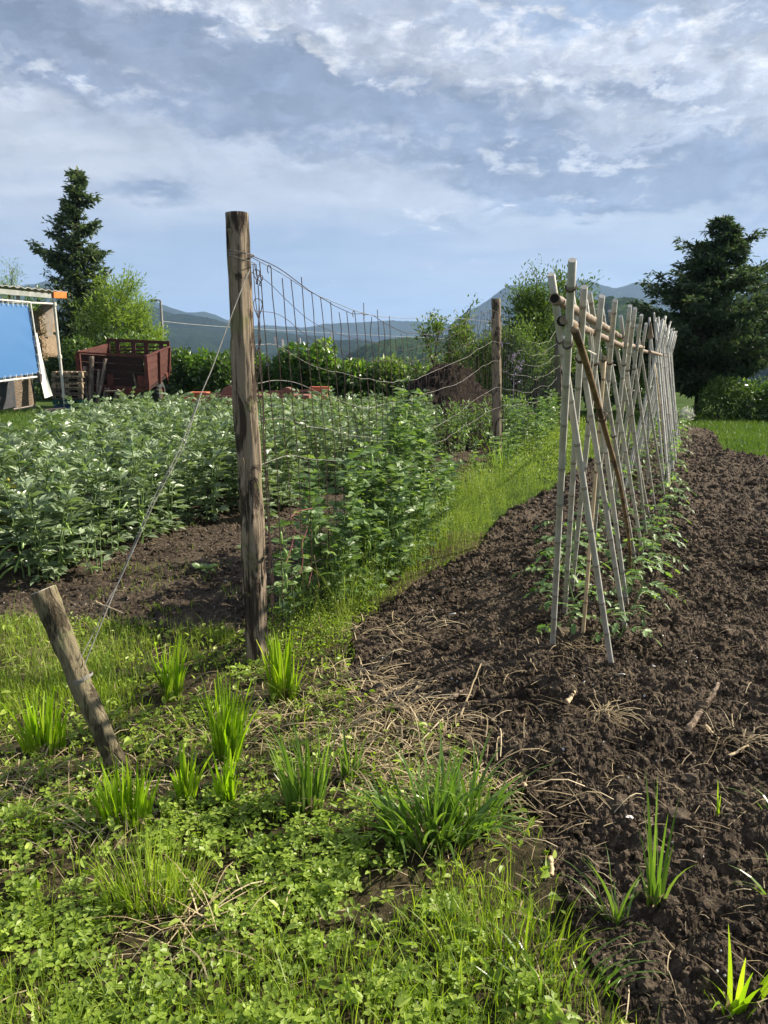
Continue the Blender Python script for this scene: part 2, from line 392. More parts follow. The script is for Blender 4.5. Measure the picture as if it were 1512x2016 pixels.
M['pea'] = leafmat('pea_leaf', [(0, (.05, .10, .035)), (.5, (.13, .21, .075)), (1, (.30, .39, .15))], .38, (1.35, 1.45, .55), .45, .4)
M['tomato'] = leafmat('tomato_leaf', [(0, (.06, .13, .035)), (.5, (.14, .23, .075)), (1, (.26, .36, .13))], .35, (1.5, 1.7, .5), .5, .35)
M['conifer'] = leafmat('conifer_needles', [(0, (.026, .048, .024)), (.5, (.08, .115, .058)), (1, (.23, .25, .12))], .25, (1.3, 1.5, .8), .6, .2, 1.2)
M['hedge'] = leafmat('laurel_leaf', [(0, (.022, .055, .012)), (.5, (.07, .135, .025)), (.8, (.17, .26, .04)), (1, (.40, .46, .09))], .4, (1.4, 1.6, .6), .35, .5, .8)
M['hedged'] = leafmat('dark_hedge_leaf', [(0, (.02, .045, .012)), (.5, (.065, .115, .028)), (.85, (.17, .24, .05)), (1, (.36, .40, .10))], .38, (1.4, 1.6, .6), .35, .5, .8)
M['treeleaf'] = leafmat('fruit_leaf', [(0, (.045, .08, .02)), (.5, (.11, .18, .04)), (1, (.27, .36, .09))], .32, (1.3, 1.35, .6), .45, .35, 1.5)
M['bamleaf'] = leafmat('willow_leaf', [(0, (.10, .17, .03)), (.5, (.22, .31, .06)), (1, (.38, .46, .12))], .4, (1.3, 1.4, .5), .5, .3, 1.2)
M['bambase'] = simple('shrub_shade', (.02, .045, .015), (.05, .10, .03), 2)
M['post'] = barkmat('weathered_post', (.055, .041, .031), (.255, .20, .145), (.47, .39, .30), 1.0, (.16, .16, .07), (.42, .34, .25))
M['stake'] = barkmat('stake_wood', (.065, .052, .034), (.18, .15, .095), (.30, .25, .165), 1.1, (.20, .21, .09), (.50, .44, .33))
M['trunk'] = barkmat('tree_bark', (.055, .04, .03), (.11, .085, .06), (.16, .13, .10), .5)
M['oldwood'] = barkmat('old_wood', (.10, .08, .065), (.22, .18, .14), (.32, .27, .22), .7, None, (.3, .24, .18))
def bambmat(name, c1, c2, c3, ring):
    m, t, o = newmat(name); v = objco(t)
    a = t.noise(t.mapv(v, (18, 18, 3)), 1.5, 6, .6); b = t.noise(t.mapv(v, (120, 120, 5)), 1.0, 5, .7)
    c = t.mix(t.ss(a, .35, .68), c1, c2); c = t.mix(t.m('MULTIPLY', t.ss(b, .55, .75), .6), c, c3)
    oi = t.new('ShaderNodeObjectInfo').outputs['Random']
    c = t.mix(t.m('MULTIPLY', oi, .25), c, c3)
    c = t.mix(t.ss(attr(t), .85, .9), c, ring)
    p = princ(t, c, .6, .3, 0, b, .35, .004); t.l.new(p.outputs[0], o.inputs[0]); return m
M['bamboo'] = bambmat('grey_bamboo', (.40, .385, .34), (.54, .52, .465), (.30, .27, .22), (.27, .25, .21))
M['bamtan'] = bambmat('tan_bamboo', (.42, .31, .18), (.60, .47, .29), (.30, .20, .11), (.22, .15, .09))
M['bambrown'] = bambmat('brown_bamboo', (.14, .085, .045), (.27, .18, .10), (.09, .055, .03), (.08, .05, .03))
M['rail'] = bambmat('rail_bamboo', (.16, .12, .085), (.29, .225, .16), (.22, .15, .10), (.18, .12, .08))
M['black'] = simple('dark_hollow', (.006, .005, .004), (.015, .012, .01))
M['tie'] = simple('brown_tie', (.05, .03, .02), (.12, .08, .055), 30)
M['string'] = simple('pale_string', (.5, .46, .38), (.65, .6, .5), 30)
M['wire_dark'] = simple('rusty_wire', (.025, .016, .014), (.07, .04, .032), 40, .7, .3, .0)
M['wire'] = simple('galvanised_wire', (.15, .14, .125), (.28, .265, .24), 30, .6, .4, .2)
M['redpaint'] = simple('red_boards', (.045, .019, .015), (.10, .038, .029), 5, .75, .2, 0, (1, 1, 4), .4, .01, 8, .3)
M['redframe'] = simple('red_frame', (.06, .02, .016), (.12, .038, .028), 6, .7, .2, 0, (1, 1, 1), .3, .01)
M['darkboard'] = simple('brown_red_boards', (.018, .010, .009), (.045, .024, .020), 6, .8, .15, 0, (1, 1, 5), .4, .01, 8, .3)
M['rubber'] = simple('tyre_rubber', (.025, .025, .025), (.06, .06, .058), 8, .8, .3)
M['steel'] = simple('dark_steel', (.05, .045, .04), (.12, .10, .09), 8, .6, .4, .4)
M['pallet'] = simple('pallet_wood', (.20, .15, .10), (.38, .30, .21), 7, .8, .15, 0, (1, 1, 1), .3, .01, 6, .5)
M['palletd'] = simple('dark_pallet', (.07, .055, .045), (.17, .135, .10), 7, .8, .15, 0, (1, 1, 1), .3, .01, 6, .5)
M['palletg'] = simple('green_pallet', (.015, .055, .05), (.03, .10, .085), 7, .7, .2)
M['palletb'] = simple('blue_pallet', (.015, .04, .09), (.03, .07, .15), 7, .7, .2)
M['tarp'] = leafmat('blue_tarpaulin', [(0, (.045, .15, .36)), (1, (.075, .20, .42))], .25, (1.25, 1.15, 1.0), .35, .5, .5, .5)
M['white'] = simple('white_sheet', (.55, .55, .52), (.74, .74, .70), 4, .6, .3)
M['pipe'] = simple('white_pipe', (.50, .48, .43), (.66, .63, .57), 9, .5, .4)
M['roof'] = simple('corrugated_roof', (.22, .23, .21), (.36, .36, .33), 5, .5, .4, .3)
M['orange'] = simple('orange_plastic', (.75, .17, .03), (.85, .22, .05), 6, .45, .4)
M['hay'] = simple('straw_bale', (.22, .155, .10), (.42, .32, .22), 14, .95, .1, 0, (1, 1, 7), 1.0, .05, 8)
M['ply'] = simple('plywood', (.18, .15, .12), (.27, .23, .19), 4, .8, .2)
M['darkpanel'] = simple('dark_panel', (.035, .037, .042), (.07, .07, .075), 5, .7, .3)
M['reed'] = simple('reed_mat', (.12, .09, .065), (.26, .20, .15), 9, .9, .1, 0, (1, 1, 6), .8, .03)
M['tile'] = simple('red_clay_tile', (.42, .10, .055), (.60, .18, .10), 8, .8, .2, 0, (1, 1, 1), .3, .01, 5, .4)
M['machine'] = simple('red_machine_paint', (.17, .07, .05), (.26, .11, .08), 6, .6, .3)
M['stone'] = simple('pale_stone', (.34, .32, .30), (.60, .58, .55), 12, .7, .3)
M['bark'] = barkmat('dead_stick', (.12, .085, .06), (.25, .19, .14), (.33, .27, .20), 2.0, None, (.4, .33, .25))
M['pinkstem'] = simple('pink_stem', (.20, .05, .055), (.30, .10, .10), 10)
M['flower'] = leafmat('purple_flower', [(0, (.25, .2, .32)), (1, (.5, .42, .55))], .2, (1, 1, 1))
M['wflower'] = leafmat('white_flower', [(0, (.6, .6, .5)), (1, (.8, .8, .7))], .2, (1, 1, 1))
M['lamp'] = simple('lamp_grey', (.20, .19, .18), (.30, .29, .27), 6, .6, .4, .3)
M['house'] = simple('house_wall', (.26, .23, .20), (.36, .32, .28), 1)
M['houseroof'] = simple('house_roof', (.30, .12, .07), (.42, .19, .12), 1)
def grassground(name, c1, c2, c3, scale=1.0):
    m, t, o = newmat(name); v = wpos(t); a = t.noise(v, .6*scale, 5, .6); b = t.noise(v, 14*scale, 6, .7)
    c = t.mix(t.ss(a, .35, .65), c1, c2); c = t.mix(t.m('MULTIPLY', t.ss(b, .45, .75), .6), c, c3)
    p = princ(t, c, .95, .05, 0, b, 1.0, .06/scale); t.l.new(p.outputs[0], o.inputs[0]); return m
M['turf'] = grassground('turf', (.035, .065, .015), (.06, .10, .02), (.12, .15, .045))
def hillmat(name, c1, c2, c3, sc):
    m, t, o = newmat(name); v = wpos(t); a = t.noise(v, sc*.12, 6, .6); b = t.noise(v, sc, 6, .75)
    c = t.mix(t.ss(a, .40, .60), c1, c2); c = t.mix(t.m('MULTIPLY', t.ss(b, .48, .68), .7), c, c3)
    p = princ(t, c, .95, .03, 0, b, 1.0, 1.2/sc); t.l.new(p.outputs[0], o.inputs[0]); return m
M['hill'] = hillmat('forest_hill', (.008, .020, .010), (.018, .036, .014), (.045, .07, .025), .08)
M['hillg'] = hillmat('green_hill', (.016, .038, .014), (.035, .07, .02), (.09, .13, .04), .16)
M['valley'] = hillmat('valley_floor', (.03, .06, .02), (.07, .11, .04), (.14, .16, .07), .05)
# ------------------------------------------------------------------ setting: ground, hills, haze
def gz(x, y):
    return .07*(fbm(np.asarray(x)*.8, np.asarray(y)*.8, o=2, seed=3)-.5) + .03*(fbm(np.asarray(x)*4, np.asarray(y)*4, o=3, seed=5)-.5)
def gzf(x, y): return float(gz(np.array([x]), np.array([y]))[0])
def W(px, py): g = G(px, py); return (g.x, g.y)
A0 = G(508, 1300); A1 = G(980, 930)                  # fence posts 1, 2
fd = (A1-A0).normalized(); FL = (A1-A0).length
A2 = P(1102, 700, 16.6); A2.z = 0
soil_edge = [W(1260, 860), W(1180, 893), W(1120, 940), W(1070, 975), W(1010, 1003), W(965, 1055), W(930, 1092), W(860, 1125), W(790, 1165), W(745, 1210), W(690, 1240), W(705, 1290),
             W(680, 1335), W(735, 1385), W(820, 1425), W(905, 1450), W(960, 1530), W(1045, 1600), W(1085, 1700), W(1120, 1800), W(1190, 1900), W(1260, 2016), (.95, 1.1), (1.1, .2)]
soil_poly = soil_edge + [(9, .2), (10, 8.5), W(1600, 905), W(1512, 900), W(1470, 893), W(1425, 887), W(1412, 862), W(1393, 845), W(1335, 839)]
bed_poly = [(-8, 4.5), W(-200, 1215), W(0, 1215), W(170, 1228), W(330, 1245), W(480, 1235), W(575, 1175), W(610, 1100), W(740, 1030), W(860, 985), W(965, 925), W(1010, 870), (2.3, 17.5), (-6, 17.5), (-5.6, 12.5), (-4.6, 8), (-8, 7)]
def inpoly(x, y, poly, jit=0.0, seed=21):
    x = np.asarray(x, float); y = np.asarray(y, float)
    if jit:
        x = x + jit*(fbm(x*2.2, y*2.2, o=3, seed=seed)-.5)*2; y = y + jit*(fbm(x*2.2+40, y*2.2, o=3, seed=seed+1)-.5)*2
    ins = np.zeros(x.shape, bool); n = len(poly)
    for i in range(n):
        x1, y1 = poly[i]; x2, y2 = poly[(i+1) % n]
        c = ((y1 > y) != (y2 > y)) & (x < (x2-x1)*(y-y1)/((y2-y1) if y2 != y1 else 1e-9)+x1)
        ins ^= c
    return ins
def fence_side(x, y):     # signed distance to fence line, + = right
    return (x-A0.x)*fd.y-(y-A0.y)*fd.x
BU = Vector((G(1309, 984)-G(1205, 1325)))             # direction of the bamboo row
R0 = (G(1087, 1290)+G(1205, 1325))/2
# row axis through first crossing and far crossing
X0 = G(1147, 1308); X1 = P(1323, 690, 15.2); X1.z = 0
bu = (X1-X0).normalized(); bv = Vector((bu.y, -bu.x, 0)); BL = (X1-X0).length
def soilz(x, y):
    s = (x-X0.x)*bu.x+(y-X0.y)*bu.y; d = (x-X0.x)*bv.x+(y-X0.y)*bv.y
    z = .05*np.exp(-(d/.45)**2)*(s > -.6)
    wx = x+.03*(fbm(x*14, y*14, o=2, seed=31)-.5); wy = y+.03*(fbm(x*14+9, y*14, o=2, seed=33)-.5)
    wx = wx+.012*(fbm(x*50, y*50, o=2, seed=35)-.5); wy = wy+.012*(fbm(x*50+9, y*50, o=2, seed=36)-.5)
    z = z+.065*(fbm(x*5, y*5, o=3, seed=37)-.5)
    path = np.exp(-((d+.75)/.35)**2)                  # the trodden strip left of the row is flatter
    k = 1-.55*path
    z = z+k*(clods(wx, wy, .14, .040, 1, .3)+clods(wx, wy, .055, .020, 2, .7)+clods(wx, wy, .026, .013, 3, .85)+clods(wx, wy, .013, .006, 4, .85)+.016*(fbm(x*90, y*90, o=3, seed=39, g=.7)-.5))
    return z
def build_ground():
    nr, nt = 860, 940
    r = .85*np.exp(np.linspace(0, math.log(46/.85), nr)); th = np.radians(np.linspace(-43, 43, nt))
    R_, T_ = np.meshgrid(r, th, indexing='ij'); x = R_*np.sin(T_); y = R_*np.cos(T_)
    soil = inpoly(x, y, soil_poly, .06); bed = inpoly(x, y, bed_poly, .08)
    z = gz(x, y)
    sz = np.where(soil, soilz(x, y), 0)
    bz = np.where(bed, .5*(clods(x, y, .1, .03, 11, .6)+clods(x, y, .045, .018, 12, .8)+.03*(fbm(x*9, y*9, o=3, seed=8)-.5)), 0)
    lz = np.where(~soil & ~bed, .03*(fbm(x*12, y*12, o=3, seed=9)-.5)*(R_ < 12), 0)
    z = z+sz+bz+lz; V = np.stack([x, y, z], -1).reshape(-1, 3)
    i = np.arange(nr-1)[:, None]*nt; j = np.arange(nt-1)[None]
    F = np.stack([i+j, i+nt+j, i+nt+j+1, i+j+1], -1).reshape(-1, 4)[:, ::-1]
    sf = soil[:-1, :-1].ravel(); bf = bed[:-1, :-1].ravel() & ~sf; gf = ~sf & ~bf
    for nm, msk, mt in (('tilled_soil', sf, M['soil']), ('bean_bed_soil', bf, M['soil2']), ('lawn', gf, M['lawnsoil'])):
        f = F[msk]; u, inv = np.unique(f, return_inverse=True)
        if nm == 'lawn':
            c = V[f].mean(1); far = c[:, 1] > 7.0
            mb = MB(); mb.add(V[u], inv.reshape(-1, 4)); o = mb.build(nm, [M['lawnsoil'], M['turf']], smooth=True)
            o.data.polygons.foreach_set('material_index', far.astype(np.int32)); tag(o, kind='structure'); continue
        mb = MB(); mb.add(V[u], inv.reshape(-1, 4)); tag(mb.build(nm, mt, smooth=False), kind='structure')
build_ground()
def valley_z(r):
    return -np.clip((r-44)/400, 0, 1)**.8*75 - .10*(r < 60)
def ground_sheet():
    r = np.concatenate([[0.0], np.geomspace(.5, 44, 16), np.geomspace(50, 11500, 60)]); nt = 180
    th = np.linspace(0, 2*pi, nt+1)[:-1]; R_, T_ = np.meshgrid(r, th, indexing='ij')
    x = R_*np.sin(T_); y = R_*np.cos(T_); z = valley_z(R_)+np.where(R_ > 300, 14*(fbm(x/300, y/300, o=3, seed=4)-.5), 0)
    V = np.stack([x, y, z], -1).reshape(-1, 3); i = np.arange(len(r)-1)[:, None]*nt; j = np.arange(nt)[None]
    F = np.stack([i+j, i+(j+1) % nt, i+nt+(j+1) % nt, i+nt+j], -1).reshape(-1, 4)
    c = np.linalg.norm(V[F].mean(1), axis=1)
    mb = MB(); mb.add(V, F); o = mb.build('ground', [M['turf'], M['valley']], smooth=True)
    o.data.polygons.foreach_set('material_index', (c > 60).astype(np.int32)); tag(o, kind='structure')
ground_sheet()

def ridge(name, pts, Y, depth, zb, mat, seed, rough=.02, ext=500):
    xs = [pts[0][0]-ext]+[p[0] for p in pts]+[pts[-1][0]+ext]; ys = [pts[0][1]+ext*.12]+[p[1] for p in pts]+[pts[-1][1]+ext*.12]
    n = 420; px = np.linspace(xs[0], xs[-1], n); py = np.interp(px, xs, ys)
    k = np.array([.25, .5, .25]); 
    for _ in range(3): py = np.convolve(np.pad(py, 1, 'edge'), k, 'valid')
    cr = np.array([list(P(a, b, Y)) for a, b in zip(px, py)])
    hd = np.stack([cr[:, 0], cr[:, 1]], 1); hd /= np.linalg.norm(hd, axis=1)[:, None]
    rows = np.concatenate([np.linspace(-1, 0, 60), np.linspace(0.05, .6, 8)]); V = []
    for t in rows:
        x = cr[:, 0]+hd[:, 0]*t*depth; y = cr[:, 1]+hd[:, 1]*t*depth
        s = 1-abs(t)**1.25 if t < 0 else 1-(t*1.2)**1.5
        H_ = cr[:, 2]-zb
        sc = depth*.30
        e = (fbm(x/sc, y/sc, o=5, seed=seed)-.5)*min(1, abs(t)*5)*H_*.55
        e2 = (fbm(x/(sc*.05), y/(sc*.05), o=3, seed=seed+3)-.5)*rough*depth
        V.append(np.stack([x, y, zb+H_*s+e+e2], 1))
    V = np.concatenate(V); i = np.arange(len(rows)-1)[:, None]*n; j = np.arange(n-1)[None]
    F = np.stack([i+j, i+j+1, i+n+j+1, i+n+j], -1).reshape(-1, 4)
    mb = MB(); mb.add(V, F); return tag(mb.build(name, mat, smooth=True), kind='structure')
ridge('far_mountains', [(870, 660), (905, 632), (950, 606), (1000, 578), (1060, 563), (1105, 562), (1152, 553), (1182, 563), (1212, 569), (1250, 556), (1290, 556), (1330, 562), (1400, 585), (1512, 600)], 3300, 1400, -70, M['hill'], 41, .004)
ridge('far_left_mountains', [(-60, 575), (100, 566), (185, 566), (230, 577), (270, 592), (300, 593), (345, 608), (372, 616), (400, 613), (430, 622), (470, 640), (560, 660)], 3300, 1300, -70, M['hill'], 43, .004, 300)
ridge('distant_hills', [(420, 650), (520, 640), (600, 645), (660, 637), (720, 634), (770, 631), (830, 633), (900, 640), (960, 650), (1100, 650)], 3400, 900, -75, M['hill'], 45, .006)
ridge('left_forest_hill', [(-200, 610), (100, 600), (240, 602), (300, 604), (340, 619), (400, 624), (460, 640), (540, 655), (640, 664), (720, 682), (760, 700)], 1700, 1000, -75, M['hill'], 47, .008)
ridge('middle_hills', [(520, 700), (600, 684), (650, 672), (700, 668), (760, 676), (860, 662), (960, 655), (1060, 640), (1200, 650)], 1150, 420, -75, M['hill'], 49, .012)
ridge('near_wooded_hill', [(660, 715), (700, 690), (735, 674), (780, 664), (830, 662), (880, 668), (930, 672), (990, 650), (1060, 625), (1120, 603), (1170, 590), (1215, 584), (1260, 592), (1310, 612), (1360, 640), (1440, 600), (1512, 540), (1600, 505)], 560, 280, -76, M['hillg'], 51, .018)

# scattered houses of the far valley town
def far_house(px, py, Y, w, label, rz):
    p = P(px, py, Y); e = empty('distant_house', p); e.rotation_euler[2] = rz; tag(e, label, 'house', 'distant houses on the valley hills')
    h = w*.55; mb = MB(); mb.box((0, 0, h/2-3), (w, w*.7, h+6)); mb.build('wall', M['house'], e)
    mb = MB(); q = w*.55; d = w*.40; v = [(-q, -d, h), (q, -d, h), (q, d, h), (-q, d, h), (-q, 0, h+w*.22), (q, 0, h+w*.22)]
    mb.add(v, [(0, 1, 5, 4), (3, 4, 5, 2), (0, 4, 3), (1, 2, 5), (0, 3, 2, 1)]); mb.build('roof', M['houseroof'], e)
for i, (px, py, Y, w) in enumerate([(541, 668, 900, 2.4), (556, 671, 900, 2.2), (590, 668, 900, 2.4), (652, 659, 1000, 2.8)]):
    far_house(px, py, Y, w, 'tiny pale house on the hazy hillside beyond the wire fence', i*.7)

hz = bpy.data.meshes.new('haze'); 
hv = [(x, y, z) for x in (-11900, 11900) for y in (-11900, 11900) for z in (-110, 720)]
hz.from_pydata(hv, [], [(0, 1, 3, 2), (4, 6, 7, 5), (0, 4, 5, 1), (2, 3, 7, 6), (0, 2, 6, 4), (1, 5, 7, 3)])
ho = bpy.data.objects.new('haze', hz); COL.objects.link(ho); tag(ho, kind='stuff')
m, t, o = newmat('haze_air'); pv = t.new('ShaderNodeVolumePrincipled'); pv.inputs['Color'].default_value = (.39, .59, .95, 1)
pv.inputs['Density'].default_value = 1.55e-4; pv.inputs['Anisotropy'].default_value = .1; t.l.new(pv.outputs[0], o.inputs['Volume']); hz.materials.append(m)
m.cycles.homogeneous_volume = True
# ------------------------------------------------------------------ wooden posts, fence, guy wire
def barknf(seed, amp=.125, flat=None):
    def nf(t, th):
        c, s_ = np.cos(th), np.sin(th)
        n = fbm(c*1.6+7, s_*1.6+7, t*5.0+seed, o=3, seed=seed)-.5; n2 = fbm(c*4+7, s_*4+7, t*14.0+seed, o=3, seed=seed+2)-.5
        peel = (vnoise(c*1.3+3, s_*1.3+3, t*6+seed, seed+5) > .52)*.07
        r = 1+amp*2.4*n+amp*1.4*n2+peel
        crack = np.exp(-(((th-2.05+.3*math.sin(t*9))+pi) % (2*pi)-pi)**2/.006)
        return r-.22*crack
    return nf
def postobj(name, base, top, r0, r1, mat, parent, seed, loc, seg=56, n=110, wob=.012, sink=.08):
    b, tp = np.array(list(base), float), np.array(list(top), float); d = tp-b; b = b-d/np.linalg.norm(d)*sink
    ts = np.linspace(0, 1, n); pts = b+(tp-b)*ts[:, None]
    off = np.stack([fbm(ts*3, ts*0, 0, 2, seed)-.5, fbm(ts*3, ts*0+5, 0, 2, seed+1)-.5, ts*0], 1)*wob*2
    off *= np.minimum(1, ts*6)[:, None]
    mb = MB(); mb.tube(pts+off, r0+(r1-r0)*ts, seg, cap=2, nf=barknf(seed)); o = mb.build(name, mat, parent, smooth=True)
    if parent is not None: rel(o, loc)
    return o
fence = empty('wire_fence', A0); tag(fence, 'rustic wire mesh garden fence on rough wooden posts with pea vines climbing it', 'fence')
T0 = P(467, 420, A0.y+.01); T0 = Vector((T0.x, T0.y, T0.z))
p1 = postobj('fence_post', A0, T0, .060, .054, M['post'], fence, 3, A0); p1['label'] = 'thick weathered near end post with peeling bark'
T1 = P(975, 588, A1.y+.02); postobj('fence_post', A1, T1, .068, .056, M['post'], fence, 9, A0, 28, 50, .02)
T2 = P(1101, 632, A2.y); postobj('fence_post', A2, T2, .085, .07, M['oldwood'], fence, 12, A0, 18, 30, .03)
# bark strips on the near post
mb = MB()
for k, (zf, ang, L, w) in enumerate([(.55, 2.2, .5, .03), (.33, 2.0, .7, .035), (.80, 2.1, .75, .022), (.18, .4, .35, .03), (.45, -2.6, .45, .03), (.25, -2.9, .6, .035), (.62, -.9, .10, .05)]):
    c = A0.lerp(T0, zf); n = 10
    V = []; 
    for q in range(n+1):
        u = q/n-.5; zz = c.z+u*L; ax = c.x; ay = c.y; rr = .062+.004*math.sin(q*1.7+k)+(.012 if q == n else 0)
        wj = w*(1-.5*abs(u))*(.8+.4*random.random())
        for sg, ro in ((-1, 0), (1, 0), (1, -.012), (-1, -.012)):
            a = ang-.0+sg*wj/2/.07+.05*math.sin(q); V.append((ax+math.cos(a)*(rr+ro), ay-abs(math.sin(a))*(rr+ro)*(1 if math.sin(a) > 0 else -1), zz))
    F = []
    for q in range(n):
        for e in range(4): F.append((q*4+e, q*4+(e+1) % 4, q*4+4+(e+1) % 4, q*4+4+e))
    F += [(3, 2, 1, 0), (n*4, n*4+1, n*4+2, n*4+3)]
    mb.add(V, F)
rel(mb.build('bark_strip', M['post'], fence), A0)

def wobble(pts, amp, seed, fr=6):
    pts = np.array([list(p) for p in pts], float); n = len(pts); t = np.arange(n)*.35*fr
    return pts+np.stack([fbm(t, t*0, 0, 2, seed)-.5, fbm(t, t*0+9, 0, 2, seed+1)-.5, fbm(t, t*0+19, 0, 2, seed+2)-.5], 1)*2*amp
def resample(pts, n):
    pts = np.array([list(p) for p in pts], float); d = np.concatenate([[0], np.cumsum(np.linalg.norm(np.diff(pts, axis=0), axis=1))])
    s_ = np.linspace(0, d[-1], n); return np.stack([np.interp(s_, d, pts[:, i]) for i in range(3)], 1)
def smoothp(p, it=2):
    for _ in range(it): q = p.copy(); q[1:-1] = .25*p[:-2]+.5*p[1:-1]+.25*p[2:]; p = q
    return p
top_px = [(494, 506), (520, 516), (560, 541), (600, 567), (640, 592), (690, 618), (735, 622), (765, 642), (800, 655), (850, 658), (900, 640), (940, 620), (968, 612)]
topw = np.array([list(onplane(a, b, A0, A1)) for a, b in top_px])
tops = ((topw[:, 0]-A0.x)*fd.x+(topw[:, 1]-A0.y)*fd.y)
def topz(s_): return np.interp(s_, tops, topw[:, 2])
mesh = MB(); hor = MB()
ns = 90; ss_ = np.linspace(.02, FL-.05, ns)
fr = [1.0, .90, .80, .69, .57, .44, .31, .18, .06]
HPX = {1: [(505, 535), (520, 550), (550, 582), (580, 612), (610, 637), (655, 655), (700, 663), (790, 690), (880, 668), (968, 628)],
       2: [(508, 612), (537, 614), (567, 632), (592, 656), (628, 675), (700, 705), (800, 715), (900, 690), (968, 648)],
       3: [(520, 680), (548, 679), (575, 694), (622, 721), (702, 744), (757, 751), (816, 747), (900, 712), (969, 672)],
       4: [(522, 752), (550, 743), (575, 751), (605, 764), (645, 780), (720, 805), (816, 785), (900, 755), (970, 712)],
       5: [(523, 830), (560, 822), (600, 836), (680, 855), (760, 865), (853, 845), (970, 765)],
       6: [(526, 912), (560, 893), (620, 905), (700, 912), (800, 900), (900, 850), (970, 805)]}
def hz_(k, s_): # height of horizontal k at s
    tz = topz(s_); drop = np.exp(-s_/1.1)*.10*(k > 0)
    return fr[k]*(tz) - drop*fr[k]*1.2
for k in range(len(fr)):
    pts = np.stack([A0.x+fd.x*ss_, A0.y+fd.y*ss_, hz_(k, ss_)], 1)
    if k in HPX:
        w_ = np.array([list(onplane(a_, b_, A0, A1)) for a_, b_ in HPX[k]]); q_ = (w_[:, 0]-A0.x)*fd.x+(w_[:, 1]-A0.y)*fd.y
        pts[:, 2] = smoothp(np.interp(ss_, q_, w_[:, 2])[:, None], 3)[:, 0]
    off = .012*np.sin(ss_*2.1+k)+.03*(fbm(ss_*2, ss_*0+k, 0, 2, 60+k)-.5)
    pts[:, 0] += off*fd.y; pts[:, 1] -= off*fd.x; pts[:, 2] += .03*(fbm(ss_*3.0, ss_*0+k*3, 0, 3, 70+k)-.5)
    (mesh if k in (0, 1, 2, 7, 8) else hor).tube(pts, .0015 if k else .0024, 5)
nvw = 50
for i in range(nvw):
    s0 = .13+i*(FL-.2)/nvw; n = 18; tt = np.linspace(0, 1, n); ex = (random.choice([0, 0, .0, .03, .08]) if s0 < 2.5 else random.choice([-.05, -.02, 0, 0, .03]))
    zt = float(topz(np.array([s0])))+ex; lean = .06*exp(-s0/2.0)+random.uniform(-.015, .015)
    z = .02+(zt-.02)*tt; s_ = s0+.05*(1-tt)-.17*np.clip((z-.95)/1.0, 0, 1.2)*math.exp(-((s0-1.2)/1.3)**2)+.012*np.sin(tt*9+i)*(s0 > 1.4)
    pts = np.stack([A0.x+fd.x*s_, A0.y+fd.y*s_, z], 1); pts = wobble(pts, .006 if s0 < 1.3 else (.014 if s0 < 2.5 else .03), 100+i)
    if random.random() < .4 and ex == 0:   # hooked wire end
        e = pts[-1]; a = np.linspace(0, 4.2, 8); r_ = .022
        pts = np.concatenate([pts, e+np.stack([-fd.x*r_*(1-np.cos(a)), -fd.y*r_*(1-np.cos(a)), r_*np.sin(a)], 1)[1:]])
    mesh.tube(pts, .0025 if s0 < 2.5 else .0019, 4)
# curled loose ends beside the near post
for cx, cy, r_ in ((505, 545, .022), (512, 552, .016), (508, 610, .035), (506, 680, .03), (503, 740, .03)):
    c = onplane(cx, cy, A0, A1); a = np.linspace(0, 6.5, 14)
    pts = np.stack([c.x+fd.x*np.cos(a)*r_+.01*np.sin(a*2), c.y+fd.y*np.cos(a)*r_, c.z+np.sin(a)*r_*1.6], 1); mesh.tube(pts, .0023, 4)
for k in range(3):
    pts = [onplane(498+k*3, 520, A0, A1)+Vector((0, 0, 0))]
    for yy in range(560, 1240, 40): pts.append(onplane(502+k*2+(yy-520)*.05+random.uniform(-4, 4), yy, A0, A1))
    mesh.tube(smoothp(resample(pts, 50)), .002, 4)
rel(mesh.build('mesh_wire', M['wire_dark'], fence), A0); rel(hor.build('mesh_strand', M['wire'], fence), A0)
# second panel, post 2 to post 3 and the loose top wire
f2 = (A2-A1); L2 = f2.length; f2 = f2/L2; mb = MB()
for k in range(9):
    s_ = np.linspace(0, L2, 40); tz = 2.2-.35*np.sin(s_/L2*pi)**1
    pts = np.stack([A1.x+f2.x*s_, A1.y+f2.y*s_, tz*(1-k/9)*.98+.10*(fbm(s_*1.5, s_*0+k, 0, 3, 80+k)-.5)], 1); pts[:, 0] += .05*np.sin(s_*2+k)
    mb.tube(pts, .0022, 4)
for i in range(36):
    s0 = L2*(i+.5)/36; z = np.linspace(.02, 2.1-.3*sin(s0/L2*pi), 8); pts = np.stack([A1.x+f2.x*s0+0*z, A1.y+f2.y*s0+0*z, z], 1); mb.tube(wobble(pts, .02, 200+i), .0025, 3)
rel(mb.build('mesh_strand', M['wire'], fence), A0)
mb = MB(); pts = [onplane(a, b, A0, A1) for a, b in ((494, 506), (560, 541), (610, 576), (650, 592), (700, 613), (714, 616), (740, 623), (800, 627), (850, 625), (920, 628), (968, 634))]
mb.tube(smoothp(resample(pts, 60), 2), .0019, 4)
kn = onplane(714, 618, A0, A1)
for q in range(6):
    d = Vector((random.uniform(-.03, .03), random.uniform(-.03, .03), random.uniform(-.06, .04))); mb.tube([kn, kn+d*.5+Vector((.008, 0, 0)), kn+d], .002, 4)
rel(mb.build('tension_wire', M['wire'], fence), A0)
